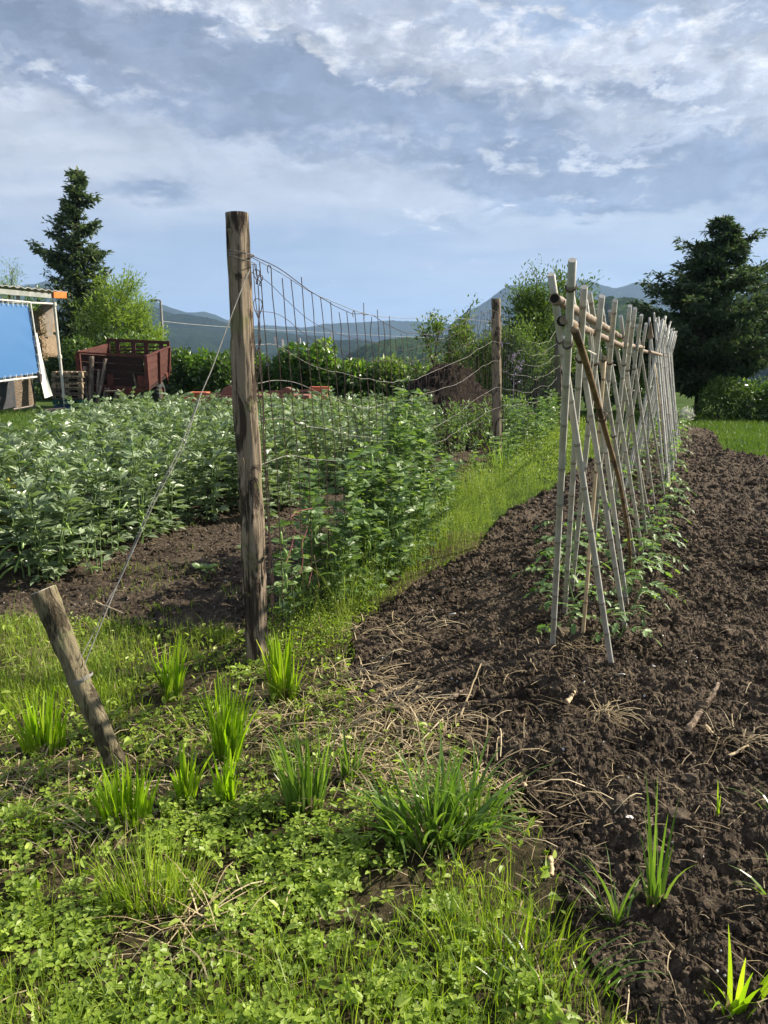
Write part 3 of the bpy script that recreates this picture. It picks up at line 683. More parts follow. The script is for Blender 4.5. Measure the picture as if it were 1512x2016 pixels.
# wire wrapped round post top
def wrap(mb, c, ax, r, turns, pitch, rad=.0018, n=26):
    ax = Vector(ax).normalized(); u = ax.orthogonal().normalized(); w = ax.cross(u); pts = []
    for i in range(int(n*turns)+1):
        a = i/n*2*pi; pts.append(Vector(c)+(u*cos(a)+w*sin(a))*(r+random.uniform(0, .0015))+ax*(pitch*i/n+.004*sin(a*1.5)))
    mb.tube(pts, rad, 5)
mb = MB(); c = P(474, 503, A0.y); wrap(mb, c, (T0-A0)+Vector((.3, 0, .0)), .064, 2, .006)
wrap(mb, P(476, 512, A0.y), (T0-A0)+Vector((.9, 0, 0)), .066, 1, .004)
rel(mb.build('wrapped_wire', M['wire'], fence), A0)

# leaning anchor stake + guy wire
SB = G(240, 1520); ST = P(84, 1160, SB.y+.06)
stake = postobj('anchor_stake', SB, ST, .035, .044, M['stake'], None, 23, None, 48, 70, .012, .05)
tag(stake, 'short leaning wooden stake with sawn top and wire wound round it in the grass', 'stake')
gw = MB()
sa = (ST-SB).normalized(); ck = SB+sa*((P(163, 1335, SB.y+.03)-SB).length)
for q in range(4): wrap(gw, ck+sa*(.006*q-.01), sa+Vector((.08*(q-1), 0, .05)), .0425+.0012*q, 1.2, .002, .0017)
g0 = P(491, 533, A0.y-.06)
def guy(pxs, ys, off):
    pts = [P(a, b, y) for (a, b), y in zip(pxs, ys)]; return smoothp(resample(pts, 60), 2)
ya, yb = A0.y-.07, SB.y+.02
def yl(f): return ya+(yb-ya)*f
mainp = [(492, 530), (472, 578), (445, 650), (418, 725), (396, 775), (352, 888), (300, 985), (228, 1158)]
fs = [0, .07, .17, .27, .35, .50, .64, .83]
gw.tube(guy(mainp+[(205, 1215), (176, 1283), (166, 1310)], [yl(f) for f in fs+[.9, .97, 1.0]], 0), .0024, 6)
gw.tube(guy([(396, 775), (362, 880), (306, 985), (230, 1155)]+[(213, 1180), (192, 1232), (158, 1296)], [yl(f) for f in [.35, .5, .64, .83, .86, .91, 1.0]], 0), .0020, 6)
tag(gw.build('guy_wire', M['wire']), 'thin slack silver wire stretched from the tall fence post down to the leaning stake', 'wire')

# ------------------------------------------------------------------ bamboo trellis
trel = empty('bamboo_trellis', X0); tag(trel, 'long row of crossed grey bamboo poles lashed to thick horizontal bamboo rails over tomato plants', 'trellis')
def bamboo(foot, top, r, mat, name='pole', seg=10, node=.24, bend=.0, sink=.06):
    foot = Vector(foot); top = Vector(top); d = (top-foot); L = d.length; r *= .89; d.normalize(); foot = foot-d*sink; L += sink
    pts = []; rad = []; at = []; z = 0; ph = random.uniform(.02, node); side = Vector((random.uniform(-1, 1), random.uniform(-1, 1), 0))*bend
    st = [(0, 1.0, .3)]; x = ph
    while x < L-.02:
        st += [(x-.010, 1.0, .3), (x-.004, 1.10, .95), (x, .99, .95), (x+.004, 1.12, .95), (x+.010, 1.0, .3)]; x += node*random.uniform(.8, 1.15)
    st.append((L, 1.0, .3))
    for s_, k, a in st: pts.append(foot+d*s_+side*sin(s_/L*pi)); rad.append(r*(1-.08*s_/L)*k); at.append(a)
    mb = MB(); mb.tube(pts, rad, seg, cap=True, a=np.repeat(at[:-1], seg)); o = mb.build(name, mat, trel, smooth=False)
    o.data.polygons.foreach_set('use_smooth', np.array([len(p.vertices) < 5 for p in o.data.polygons])); rel(o, X0); return o
def depth_at(px, foot, push=0.0):
    """world Y where the pixel column meets the upright plane of the row (shifted sideways by push)"""
    return None
def ontrel(px, py, push):
    return onplane(px, py, X0+bv*push, X1+bv*push)
def tie(c, ax, r, par, mat='tie'):
    mb = MB()
    for q in range(2): wrap(mb, c+Vector(ax)*(.006*q), Vector(ax)+Vector((random.uniform(-.2, .2), random.uniform(-.2, .2), 0)), r, 1.3, .004, .0022, 14)
    o = mb.build('tie', M[mat], par); return rel(o, X0)
polesA = []
def pxpole(fpx, tpx, push, r, mat='bamboo', ties=()):
    f = G(*fpx); # foot on ground, top on the row plane
    t_ = ontrel(tpx[0], tpx[1], push); o = bamboo(f, t_, r, M[mat])
    for tp in ties:
        k = tp; c = f.lerp(t_, k); tie(c, (t_-f).normalized(), r*1.05, o)
    polesA.append(o); return f, t_
pxpole((1087, 1288), (1127, 512), .05, .0165, ties=(.86, .955))
pxpole((1206, 1325), (1085, 540), -.05, .0165, ties=(.82, .88))
pxpole((1111, 1222), (1150, 565), .05, .0155, ties=(.86,))
pxpole((1124, 1178), (1185, 583), .06, .0155, ties=(.85, .70))
pxpole((1234, 1258), (1122, 560), -.05, .0155)
pxpole((1236, 1205), (1152, 590), -.06, .0150)
pxpole((1252, 1115), (1160, 575), -.05, .0150, ties=(.6,))
pxpole((1165, 1110), (1211, 591), .06, .0150, ties=(.84,))
pxpole((1268, 1108), (1184, 605), -.06, .0150)
pxpole((1273, 1060), (1222, 622), -.02, .0145)
pxpole((1190, 1075), (1240, 602), .06, .0150, ties=(.82,))
pxpole((1282, 1040), (1200, 612), -.06, .0145)
pxpole((1196, 1045), (1250, 607), .07, .0150, ties=(.8,))
pxpole((1291, 1015), (1237, 625), -.05, .0145)
pxpole((1205, 1030), (1263, 620), .06, .0150, ties=(.8,))
pxpole((1309, 984), (1253, 640), -.05, .0145)
pxpole((1215, 1005), (1272, 637), .06, .0145)
pxpole((1145, 1282), (1191, 700), .0, .0120, 'bamtan', ties=(.98,))
# the far part of the row, pair by pair
s0 = (Vector((G(1309, 984).x, G(1309, 984).y, 0))-X0).dot(bu)
i = 0; s_ = s0+.1
while s_ < BL:
    c = X0+bu*s_
    for sg in (-1, 1):
        w = random.uniform(.22, .30); dz = random.uniform(-.06, .10); sh = random.uniform(-.12, .12)
        fpt = c+bv*(sg*w)+bu*sh; tpt = c-bv*(sg*random.uniform(.03, .09))+bu*(random.uniform(-.08, .08)); tpt.z = 2.02+dz-.0*s_
        bamboo(fpt, tpt, .0145, M['bamboo'], seg=7)
    if i in (2, 7): 
        fpt = c+bv*.26; tpt = c-bv*.02+Vector((0, 0, 1.5)); bamboo(fpt, tpt, .013, M['bamtan'], seg=7)
    s_ += random.uniform(.34, .44); i += 1
# pointed spare tip tied in the row
q = ontrel(1281, 632, 0); b = ontrel(1280, 664, 0); mb = MB(); mb.tube([b, b.lerp(q, .5), q], [.033, .018, .003], 8, a=.3); rel(mb.build('pointed_tip', M['rail'], trel), X0)
bamboo(ontrel(1276, 960, .0)-Vector((0, 0, .3)), b, .013, M['bamboo'], seg=7)
# horizontal rails
def railpiece(a, b, push, r, hollow=False, nd=.16):
    A_ = ontrel(a[0], a[1], push); B_ = ontrel(b[0], b[1], push)
    o = bamboo(A_, B_, r, M['rail'], 'rail', 14, nd, .008, 0)
    if hollow:
        d = (A_-B_).normalized(); mb = MB(); mb.tube([A_-d*.03, A_+d*.0025], [r*.80, r*.80], 14); rel(mb.build('hollow_end', M['black'], o), X0)
        mb = MB(); pts = []; u = d.orthogonal().normalized(); w = d.cross(u)
        for q in range(21): a_ = q/20*2*pi; pts.append(A_+d*.002+(u*cos(a_)+w*sin(a_))*r*.9)
        mb.tube(pts, r*.12, 5, cap=False); rel(mb.build('rim', M['rail'], o), X0)
    return A_, B_
railpiece((1092, 588), (1222, 664), -.03, .0195, True)
railpiece((1110, 630), (1224, 681), .012, .0165)
mb = MB(); c = ontrel(1106, 632, .0); mb.tube([c, c+bu*.16], [.018, .018], 12); rel(mb.build('hollow_stub', M['black'], trel), X0)
za = ontrel(1222, 678, 0).z
sA = (ontrel(1222, 678, 0)-X0).dot(bu)
def rl(s_, z, push=0): return X0+bu*s_+bv*push+Vector((0, 0, z))
L_ = BL+.3
cuts = [sA, sA+1.6, sA+3.4, sA+5.2, L_]
for k in range(4):
    a = rl(cuts[k]-.12, za-.015*k+.0, .0); b = rl(cuts[k+1]+.1, za-.03*k-.0, .03*(-1)**k); bamboo(a, b, .019, M['rail'], 'rail', 8, .2, .01, 0)
# dark brown diagonal brace
o = None
bpts = [ontrel(1122, 640, .07), ontrel(1161, 722, .09), G(1222, 982, .42), G(1241, 1135)]
bA, bB = ontrel(1128, 648, .09), G(1241, 1135); tq2 = np.linspace(0, 1, 40); pr = np.array([list(bA.lerp(bB, f)+bv*(.05*sin(f*pi)**.8)) for f in tq2]); pr = pr+np.stack([fbm(tq2*4, tq2*0, 0, 2, 5)-.5, tq2*0, tq2*0], 1)*.015; mb = MB()
rad = np.linspace(.0115, .0085, 40)*np.where(np.arange(40) % 6 == 0, 1.12, 1); at = np.where(np.arange(39) % 6 == 0, .95, .3)
mb.tube(pr, rad, 10, a=np.repeat(at, 10)); br = rel(mb.build('brace', M['bambrown'], trel, True), X0); br['label'] = 'dark brown diagonal cane'
for k in (.2, .55, .82): j = int(k*39); tie(Vector(pr[j]), Vector(pr[j+1]-pr[j]).normalized(), .020, br)
# loose strings hanging from the rail
mb = MB()
for px, y0, y1 in ((1160, 640, 720), (1165, 645, 740), (1154, 690, 760)):
    a = ontrel(px, y0, .02); b = ontrel(px+random.uniform(-8, 8), y1, .03); mb.tube(smoothp(resample([a, a.lerp(b, .5)+bv*.01, b], 14)), .0014, 4)
a = ontrel(1157, 690, .05); b = ontrel(1173, 698, .05); mb.tube([a, b], .003, 5)
rel(mb.build('string', M['string'], trel), X0)

# ------------------------------------------------------------------ trailer
TY, TR = 24.0, 26.4
tb = P(218, 790, TY); tb.z = 0
trl = empty('farm_trailer', tb); tag(trl, 'old red wooden farm trailer with high slatted tailboard parked by the hedge', 'trailer')
FLt, FRt = P(152, 695, TY), P(287, 703, TY); FLb, FRb = P(158, 757, TY), P(292, 765, TY)
RLt, RRt = P(212, 679, TR), P(333, 684, TR); RRb = P(331, 736, TR); RLb = RLt+(RRb-RRt)
def tp(mb, name, mat): return rel(mb.build(name, mat, trl), tb)
fn = Vector((0, 1, 0))*.04
def boards(mb, a, b, c, d, n, off, gap=.006):  # a,b top left/right ; d,c bottom
    for k in range(n):
        t0, t1 = k/n, (k+1)/n-.004-gap/ (a-d).length
        q = [a.lerp(d, t1), b.lerp(c, t1), b.lerp(c, t0), a.lerp(d, t0)]; j = random.uniform(0, .006)
        mb.hexa([p+off*(j/off.length) for p in q], [p+off for p in q], random.random())
mb = MB(); boards(mb, FLt+Vector((.1, 0, -.03)), FRt+Vector((-.1, 0, -.03)), FRb+Vector((-.1, 0, .02)), FLb+Vector((.1, 0, .02)), 4, fn); tp(mb, 'front_board', M['darkboard'])
sn = Vector((-.04, .005, 0))
mb = MB(); boards(mb, FRt+Vector((0, .10, -.01)), RRt+Vector((0, -.1, -.01)), RRb+Vector((0, -.1, .02)), FRb+Vector((0, .10, .02)), 4, sn); tp(mb, 'side_board', M['redpaint'])
mb = MB(); boards(mb, FLt+Vector((0, .10, -.01)), RLt+Vector((0, -.1, -.01)), RLb+Vector((0, -.1, .02)), FLb+Vector((0, .10, .02)), 4, -sn); tp(mb, 'side_board', M['redpaint'])
mb = MB()
for p, q in ((FLt, FLb), (FRt, FRb), (RLt, RLb), (RRt, RRb)): mb.slab(q-Vector((0, 0, .05)), p, .11, .11, (0, 1, 0))
mid = lambda a, b, t_=.5: a.lerp(b, t_)
mb.slab(mid(FRb, RRb)-Vector((-.04, 0, .1)), mid(FRt, RRt)+Vector((.04, 0, .02)), .07, .07, (0, 1, 0))
mb.slab(FLt+Vector((0, 0, .02)), FRt+Vector((0, 0, .02)), .07, .05); mb.slab(FRt+Vector((0, 0, .02)), RRt+Vector((0, 0, .02)), .07, .045); mb.slab(FLt+Vector((0, 0, .02)), RLt+Vector((0, 0, .02)), .07, .045)
tp(mb, 'frame', M['redframe'])
# skirt under the front, angled
q1 = [FLb+Vector((.05, -.02, .02)), FRb+Vector((-.02, -.02, .02)), FRb+Vector((-.35, -.02, -.20)), FLb+Vector((.35, -.02, -.22))]
mb = MB(); mb.hexa([q1[3], q1[2], q1[1], q1[0]], [p+Vector((0, .05, 0)) for p in (q1[3], q1[2], q1[1], q1[0])]); 
mb.box(tuple(FRb+Vector((-.17, -.045, .22))), (.26, .03, .34)); mb.box(tuple(FLb+Vector((.95, -.045, .12))), (.18, .03, .4)); tp(mb, 'skirt', M['redframe'])
# floor
mb = MB(); mb.hexa([FLb, FRb, RRb, RLb], [p-Vector((0, 0, .08)) for p in (FLb, FRb, RRb, RLb)]); tp(mb, 'floor', M['darkboard'])
# high rear gate with slats
ga, gb = P(210, 669, TR+.05), P(333, 675, TR+.05)
mb = MB(); mb.slab(ga, gb, .08, .10)
for px in (213, 231, 262, 287, 317, 331):
    a = P(px, 672, TR+.05); mb.slab(Vector((a.x, a.y, RLb.z)), Vector((a.x, a.y, ga.z-.03)), .09 if px in (213, 331) else .13, .06, (0, 1, 0))
for k, f in enumerate((.20, .42, .62, .8)):
    z = ga.z-.12-f*.55; mb.slab(Vector((ga.x+.05, ga.y+.06, z)), Vector((gb.x-.05, gb.y+.06, z)), .03, .05)
tp(mb, 'tailboard', M['redpaint'])
mb = MB(); c = FRb+Vector((-.42, -.06, .45)); mb.slab(c, c+Vector((.07, 0, -.33)), .05, .03, (0, 1, 0)); mb.tube([P(170, 714, TY-.08), P(208, 714, TY-.10), P(225, 716, TY-.05)], .01, 5); tp(mb, 'handle', M['oldwood'])
# wheels, mudguard, chassis
def wheel(c, r, w, sx):
    e = empty('wheel', c-tb); e.parent = trl
    mb = MB(); prof = [(.55, -.5), (.80, -.5), (.95, -.42), (1.0, -.2), (1.0, .2), (.95, .42), (.80, .5), (.55, .5)]; n = 40; V = []
    for i in range(n):
        a = i/n*2*pi
        for k, (pr_, pw) in enumerate(prof): rr = pr_*r*(1.0-(.05 if (i % 2 and k in (2, 3, 4, 5)) else 0)); V.append((pw*w, cos(a)*rr, sin(a)*rr))
    F = [(i*8+k, i*8+(k+1) % 8, ((i+1) % n)*8+(k+1) % 8, ((i+1) % n)*8+k) for i in range(n) for k in range(8)]
    mb.add(V, F); mb.build('tyre', M['rubber'], e)
    mb = MB(); mb.tube([(-w*.3, 0, 0), (-w*.28, 0, 0), (w*.28, 0, 0), (w*.3, 0, 0)], [r*.3, r*.56, r*.56, r*.3], 20); mb.build('rim', M['redframe'], e)
    return e
wc = P(313, 765, 25.6); rW = .40; wc.z = .40
wheel(wc, rW, .24, 1); wheel(wc+Vector((-1.75, 0, 0)), rW, .24, 1)
mb = MB(); mb.tube([wc+Vector((-1.75, 0, 0)), wc], .04, 8)
for dx in (-1.4, -.45): mb.slab(wc+Vector((dx, -1.3, .25)), wc+Vector((dx, 1.0, .25)), .08, .14)
mb.slab(P(240, 790, TY-1.2)+Vector((0, 0, .1)), wc+Vector((-.9, -1.2, .12)), .1, .1); mb.slab(wc+Vector((-.05, -.05, 0)), wc+Vector((-.3, 0, .35)), .1, .12); tp(mb, 'chassis', M['steel'])
mb = MB(); g = RRb+Vector((.02, -.15, 0)); v = [g+Vector((0, -.75, .05)), g+Vector((0, .1, .05)), g+Vector((0, .12, -.30)), g+Vector((0, -.2, .0))]
mb.hexa([v[3], v[2], v[1], v[0]], [p+Vector((-.06, 0, 0)) for p in (v[3], v[2], v[1], v[0])]); tp(mb, 'mudguard', M['redframe'])
# posts leaning against the trailer front
for k, (bx, by, tx, ty, r, nm, lb) in enumerate([(170, 798, 167, 722, .075, 'wooden_post', 'short grey post leaning leftmost against the red trailer'),
        (179, 798, 179.5, 702, .082, 'wooden_post', 'tallest thick grey post leaning on the red trailer front'),
        (187, 790, 195, 727, .05, 'wooden_post', 'thin short post between the two leaning posts at the red trailer'),
        (190, 794, 208, 706, .052, 'wooden_post', 'long slanting grey post tilted to the right against the red trailer')]):
    b = P(bx, by, TY-.45); tq = P(tx, ty, TY-.12); b.z = max(b.z, .0) if b.z > .3 else 0.0
    b = Vector((b.x, b.y, 0)); tag(postobj(nm, b, tq, r, r*.92, M['oldwood'], None, 60+k, None, 16, 16, .02), lb, 'post', 'posts leaning on the trailer')
b = P(203, 782, TY-.5); tq = P(211, 763, TY-.35); mb = MB(); mb.slab(Vector((b.x, b.y, .0)), tq, .16, .04, (0, 1, 0)); tag(mb.build('short_board', M['oldwood']), 'short grey board end leaning under the red trailer', 'board')
mb = MB(); c = P(222, 770, TY-.5); mb.box((c.x, c.y, c.z), (.42, .3, .035)); mb.box((c.x-.05, c.y, c.z-.2), (.30, .04, .03)); mb.box((c.x+.1, c.y, c.z/2), (.08, .08, c.z-.03)); mb.box((c.x-.15, c.y, c.z/2), (.08, .08, c.z-.03)); tag(mb.build('wooden_stool', M['oldwood']), 'small wooden stool in front of the trailer drawbar', 'stool')

# ------------------------------------------------------------------ pallets
PY = 23.3
pl = P(99, 726, PY); pr_ = P(160, 724, PY); pw = pr_.x-pl.x; ph = pl.z/7.4
for k in range(7):
    z0 = k*ph; mt = ('palletb', 'palletg', 'palletd', 'palletd', 'pallet', 'palletd', 'pallet')[k]
    j = random.uniform(-.03, .03); c = Vector(((pl.x+pr_.x)/2+j, PY+.5, z0))
    e = empty('pallet', c); e.rotation_euler[2] = random.uniform(-.03, .03)
    nm = ('blue painted pallet at the bottom of the pallet stack', 'green painted pallet second from the bottom of the stack', 'dark wooden pallet third from the bottom of the stack', 'dark wooden pallet in the middle of the stack', 'light wooden pallet third from the top of the stack', 'brown wooden pallet just under the top one', 'light wooden pallet topmost on the stack beside the trailer')[k]
    tag(e, nm, 'pallet', 'stacked pallets beside the trailer')
    mb = MB()
    for q in range(6): mb.box((-pw/2+pw*(q+.5)/6, 0, ph*.86), (pw/6*.72, 1.0, ph*.14), None, random.random())
    mb.build('deck', M[mt], e); mb = MB()
    for yy in (-.45, 0, .45):
        mb.box((0, yy, ph*.70), (pw*.98, .1, ph*.13), None, random.random()); mb.box((0, yy, ph*.10), (pw, .1, ph*.16), None, random.random())
        for xx in (-.43, 0, .43): mb.box((pw*xx, yy, ph*.42), (pw*.13, .12, ph*.42), None, random.random())
    mb.build('blocks', M[mt], e)

# ------------------------------------------------------------------ shed
SY = 22.6
def SYf(x): return SY+(x-77)*.017
sb = P(0, 800, SYf(0)); sb.z = 0
shed = empty('open_shed', sb); tag(shed, 'makeshift open shed with low corrugated roof on white pipes at the left edge', 'shed')
def sp(mb, name, mat, smooth=False): return rel(mb.build(name, mat, shed, smooth), sb)
# corrugated roof
ra, rb_ = P(-150, 546, SYf(-150)), P(130, 575, SYf(130)); mb = MB(); n = 60; V = []
for i in range(n+1):
    f = i/n; p = ra.lerp(rb_, f)
    for yy, dz in ((-.1, 0), (3.2, .12)): V.append((p.x-yy*.75, p.y+yy*.66, p.z+dz+.025*sin(i*1.9)))
for i in range(n+1):
    f = i/n; p = ra.lerp(rb_, f)
    for yy, dz in ((-.1, 0), (3.2, .12)): V.append((p.x-yy*.75, p.y+yy*.66, p.z+dz+.025*sin(i*1.9)-.02))
F = []; o2 = 2*(n+1)
for i in range(n): F += [(2*i, 2*i+2, 2*i+3, 2*i+1), (o2+2*i, o2+2*i+1, o2+2*i+3, o2+2*i+2), (2*i, o2+2*i, o2+2*i+2, 2*i+2)]
mb.add(V, F); sp(mb, 'roof', M['roof'])
mb = MB(); mb.slab(P(-150, 560, SYf(-150)-.08), P(106, 583, SYf(106)-.08), .05, .13); sp(mb, 'fascia', M['roof'])
for k in range(9):
    p = P(-20+k*15.5, 558+k*1.75, SYf(-20+k*15.5)-.10); mb = MB(); mb.box(tuple(p), (.05, .06, .07)); sp(mb, 'bracket', M['steel'])
mb = MB(); a = P(106, 580, SYf(106)-.16); mb.hexa([P(106, 574, SYf(106)-.2), P(131, 575, SYf(131)-.2), P(131, 587, SYf(131)-.2), P(106, 586.5, SYf(106)-.2)][::-1], [P(106, 574, SYf(106)+.2), P(131, 575, SYf(131)+.2), P(131, 587, SYf(131)+.2), P(106, 586.5, SYf(106)+.2)][::-1]); o = sp(mb, 'gutter_end', M['orange']); o['label'] = 'bright orange end piece'
mb = MB(); mb.tube([P(-100, 590, SYf(-100)), P(-10, 593, SYf(-10)), P(106, 598, SYf(106))], .028, 8); sp(mb, 'beam', M['pipe'])
def pipepost(a, b): 
    mb = MB(); mb.tube([a, b], .042, 10); o = sp(mb, 'pipe_post', M['pipe'])
    for f in (.03, .5, .86):
        c = Vector(a).lerp(Vector(b), f); d = (Vector(b)-Vector(a)).normalized(); mb = MB(); mb.tube([c-d*.05, c+d*.05], .062, 10); rel(mb.build('collar', M['pipe'], o), sb)
b0 = P(123, 735, SYf(123)); b0 = P(128, 800, SYf(128)-.1); b0.z = 0; pipepost(P(106, 592, SYf(106)), b0)
for px in (34, 37): mb = MB(); mb.tube([P(px, 562, SYf(px)+.1), P(px, 598, SYf(px)+.1)], .03, 6); sp(mb, 'strut', M['pipe'])
# back wall parts: plywood, dark panel
def panel(name, pxs, Y, th, mat):
    q = [P(a, b, Y-SY+SYf(a)) for a, b in pxs]; mb = MB(); mb.hexa(q[::-1], [p+Vector((0, th, 0)) for p in q[::-1]]); return sp(mb, name, mat)
panel('plywood_panel', [(82, 599), (105, 599), (103, 662), (84, 664)], SY+.5, .04, M['ply'])
panel('lower_panel', [(-120, 735), (26, 752), (31, 801), (-120, 832)], SY+.1, .05, M['darkpanel'])
panel('reed_mat', [(26, 742), (60, 738), (64, 800), (30, 803)], SY+.25, .10, M['reed'])
mb = MB()
for k in range(0): mb.slab(P(28+k*.6, 798-k*9, SYf(28)+.1), P(64, 800-k*13, SYf(64)+.1), .05, .03)
mb.tube([P(60, 740, SYf(60)+.05), P(70, 800, SYf(70)+.05)], .02, 6); mb.tube([P(26, 806, SYf(26)), P(72, 798, SYf(72))], .03, 6); sp(mb, 'lower_frame', M['steel'])
# stacked bales
for k, (px0, px1, y0, y1) in enumerate([(54, 82, 612, 655), (60, 86, 655, 704)]):
    a = P(px0-20, y0, SY+.5); b = P(px1, y1, SY+.5); c = Vector(((a.x+b.x)/2, SY+1.0, (a.z+b.z)/2)); e = MB()
    n = 10; V = []
    th = np.linspace(0, 2*pi, 29)[:-1]; hw, hh = abs(b.x-a.x)/2, abs(a.z-b.z)/2
    pts = []; mbb = MB()
    for q in range(9):
        f = q/8; yy = SY+.5+f*1.1; rr = .93 if q in (0, 8) else 1
        for a_ in th:
            cx = np.sign(cos(a_))*abs(cos(a_))**.35*hw*rr; cz = np.sign(sin(a_))*abs(sin(a_))**.35*hh*rr
            V.append((c.x+cx+random.uniform(-.025, .025), yy+random.uniform(-.02, .02), c.z+cz+random.uniform(-.02, .02)))
    F = [(q*28+i, q*28+(i+1) % 28, q*28+28+(i+1) % 28, q*28+28+i) for q in range(8) for i in range(28)]+[tuple(range(28))[::-1], tuple(range(8*28, 9*28))]
    mbb.add(V, F); bb = rel(mbb.build('straw_bale', M['hay']), c); bb.location = c
    tag(bb, ('upper straw bale with ragged edge behind the blue tarpaulin', 'lower straw bale sagging behind the blue tarpaulin')[k], 'bale', 'straw bales in the shed')
    mbs = MB(); N = 260; T = np.stack([rng.uniform(c.x-hw, c.x+hw, N), rng.uniform(SY+.48, SY+.7, N), rng.choice([c.z-hh, c.z+hh, c.z+hh], N)+rng.normal(0, .03, N)], 1)
    T[:, 0] = np.where(rng.random(N) < .5, c.x+hw+rng.normal(0, .02, N), T[:, 0]); T[:, 2] = np.where(rng.random(N) < .5, T[:, 2], rng.uniform(c.z-hh, c.z+hh, N))
    MM = frames(rng.normal(0, 1, (N, 3)), rng.normal(0, 1, (N, 3)))*rng.uniform(.08, .16, N)[:, None, None]
    mbs.inst(leaf_t(.12)[0], LEAF[1], MM, T); ob = rel(mbs.build('loose_straw', M['straw'], bb), c)
# blue tarpaulin sheet on its own slanting pipe frame
tq = [P(-110, 588, SYf(-110)-.15), P(56, 601, SYf(56)-.15), P(77, 735, SYf(77)-.75), P(-110, 757, SYf(-110)-.75)]
te = empty('blue_tarpaulin', tq[2]); tag(te, 'blue tarpaulin sheet laced with white cord to a slanting pipe frame of the shed', 'tarpaulin')
mb = MB(); n = 24; V = []
for s_ in (0, 1):
    for i in range(n+1):
        for j in range(n+1):
            a = tq[0].lerp(tq[1], i/n); b = tq[3].lerp(tq[2], i/n); p = a.lerp(b, j/n)
            bul = .10*sin(i/n*pi)*sin(j/n*pi)+.010*sin(i*.5+j*.3)*sin(j/n*pi)+.022*sin(j*.9-i*.8)*max(0, i/n-.7)*3*sin(j/n*pi)
            V.append((p.x, p.y-bul+s_*.01, p.z))
N1 = n+1; F = []
for i in range(n):
    for j in range(n):
        q = [i*N1+j, i*N1+j+1, (i+1)*N1+j+1, (i+1)*N1+j]; F += [tuple(q), tuple(N1*N1+x for x in q[::-1])]
mb.add(V, F); rel(mb.build('sheet', M['tarp'], te, True), tq[2])
of = [Vector((.10, .02, .06)), Vector((.06, .02, -.10))]
mb = MB(); a, b, c_, d_ = tq[0]+Vector((0, 0, .08)), tq[1]+Vector((.06, 0, .08)), tq[2]+Vector((.06, 0, -.08)), tq[3]+Vector((0, 0, -.08))
mb.tube([a, b], .022, 8); mb.tube([b, c_], .022, 8); mb.tube([c_, d_], .026, 8); rel(mb.build('pipe_frame', M['pipe'], te), tq[2])
mb = MB()
for k in range(16):
    f = (k+.5)/16; p = tq[0].lerp(tq[1], f); q = a.lerp(b, f); mb.tube([p+Vector((-.03, -.02, -.05)), q+Vector((0, -.025, .03)), p+Vector((.04, -.02, -.05))], .010, 4)
    p = tq[3].lerp(tq[2], f); q = d_.lerp(c_, f); mb.tube([p+Vector((-.03, -.02, .05)), q+Vector((0, -.03, -.03)), p+Vector((.04, -.02, .05))], .010, 4)
    if k % 2: p = tq[1].lerp(tq[2], f); q = b.lerp(c_, f); mb.tube([p+Vector((-.05, -.02, .03)), q+Vector((.03, -.02, 0)), p+Vector((-.05, -.02, -.03))], .010, 4)
rel(mb.build('lacing', M['white'], te), tq[2])
# white sheet hanging, dark weight
mb = MB(); q = [P(71, 662, SYf(71)-.1), P(80, 700, SYf(80)-.15), P(103, 778, SYf(103)-.3), P(88, 785, SYf(88)-.3), P(76, 730, SYf(76)-.2)]
L1 = resample([P(72, 655, SYf(72)), P(82, 706, SYf(82)-.1), P(104, 779, SYf(104)-.3)], 14); L0 = resample([P(70, 660, SYf(70)), P(74, 720, SYf(74)-.1), P(89, 784, SYf(89)-.3)], 14); V = []
for s_ in (0, .02):
    for i in range(14):
        for j in range(5): p = L0[i]+(L1[i]-L0[i])*j/4; V.append((p[0], p[1]+s_+.03*sin(j*1.6+i*.4), p[2]))
F = []
for s_ in (0, 70):
    for i in range(13):
        for j in range(4): q = (s_+i*5+j, s_+i*5+j+1, s_+i*5+6+j, s_+i*5+5+j); F.append(q if s_ else q[::-1])
mb.add(V, F); tag(mb.build('white_sheet', M['white'], None, True), 'narrow white plastic sheet hanging to the ground right of the blue tarpaulin', 'sheet')
mb = MB(); c = P(76.5, 744, SYf(76.5)-.85); R_ = np.array([[cos(.12), 0, sin(.12)], [0, 1, 0], [-sin(.12), 0, cos(.12)]]); mb.box(tuple(c), (.13, .12, .22), R_); mb.box(tuple(c+Vector((0, 0, .13))), (.05, .05, .06), R_); mb.tube([c+Vector((0, 0, .15)), P(77, 735, SYf(77)-.78)], .012, 5)
tag(mb.build('hanging_weight', M['steel']), 'dark block weight hanging from the corner of the blue tarpaulin frame', 'weight')
# iron rod heap at shed foot
mb = MB(); 
for k in range(5): a = P(68+k*3, 795-k*2, SYf(68)-.4); a.z = .03+.02*k; mb.tube([a, a+Vector((.5, .1*k, .02))], .015, 5)
tag(mb.build('iron_rod', M['steel']), 'dark iron rods lying below the white sheet', 'rod')

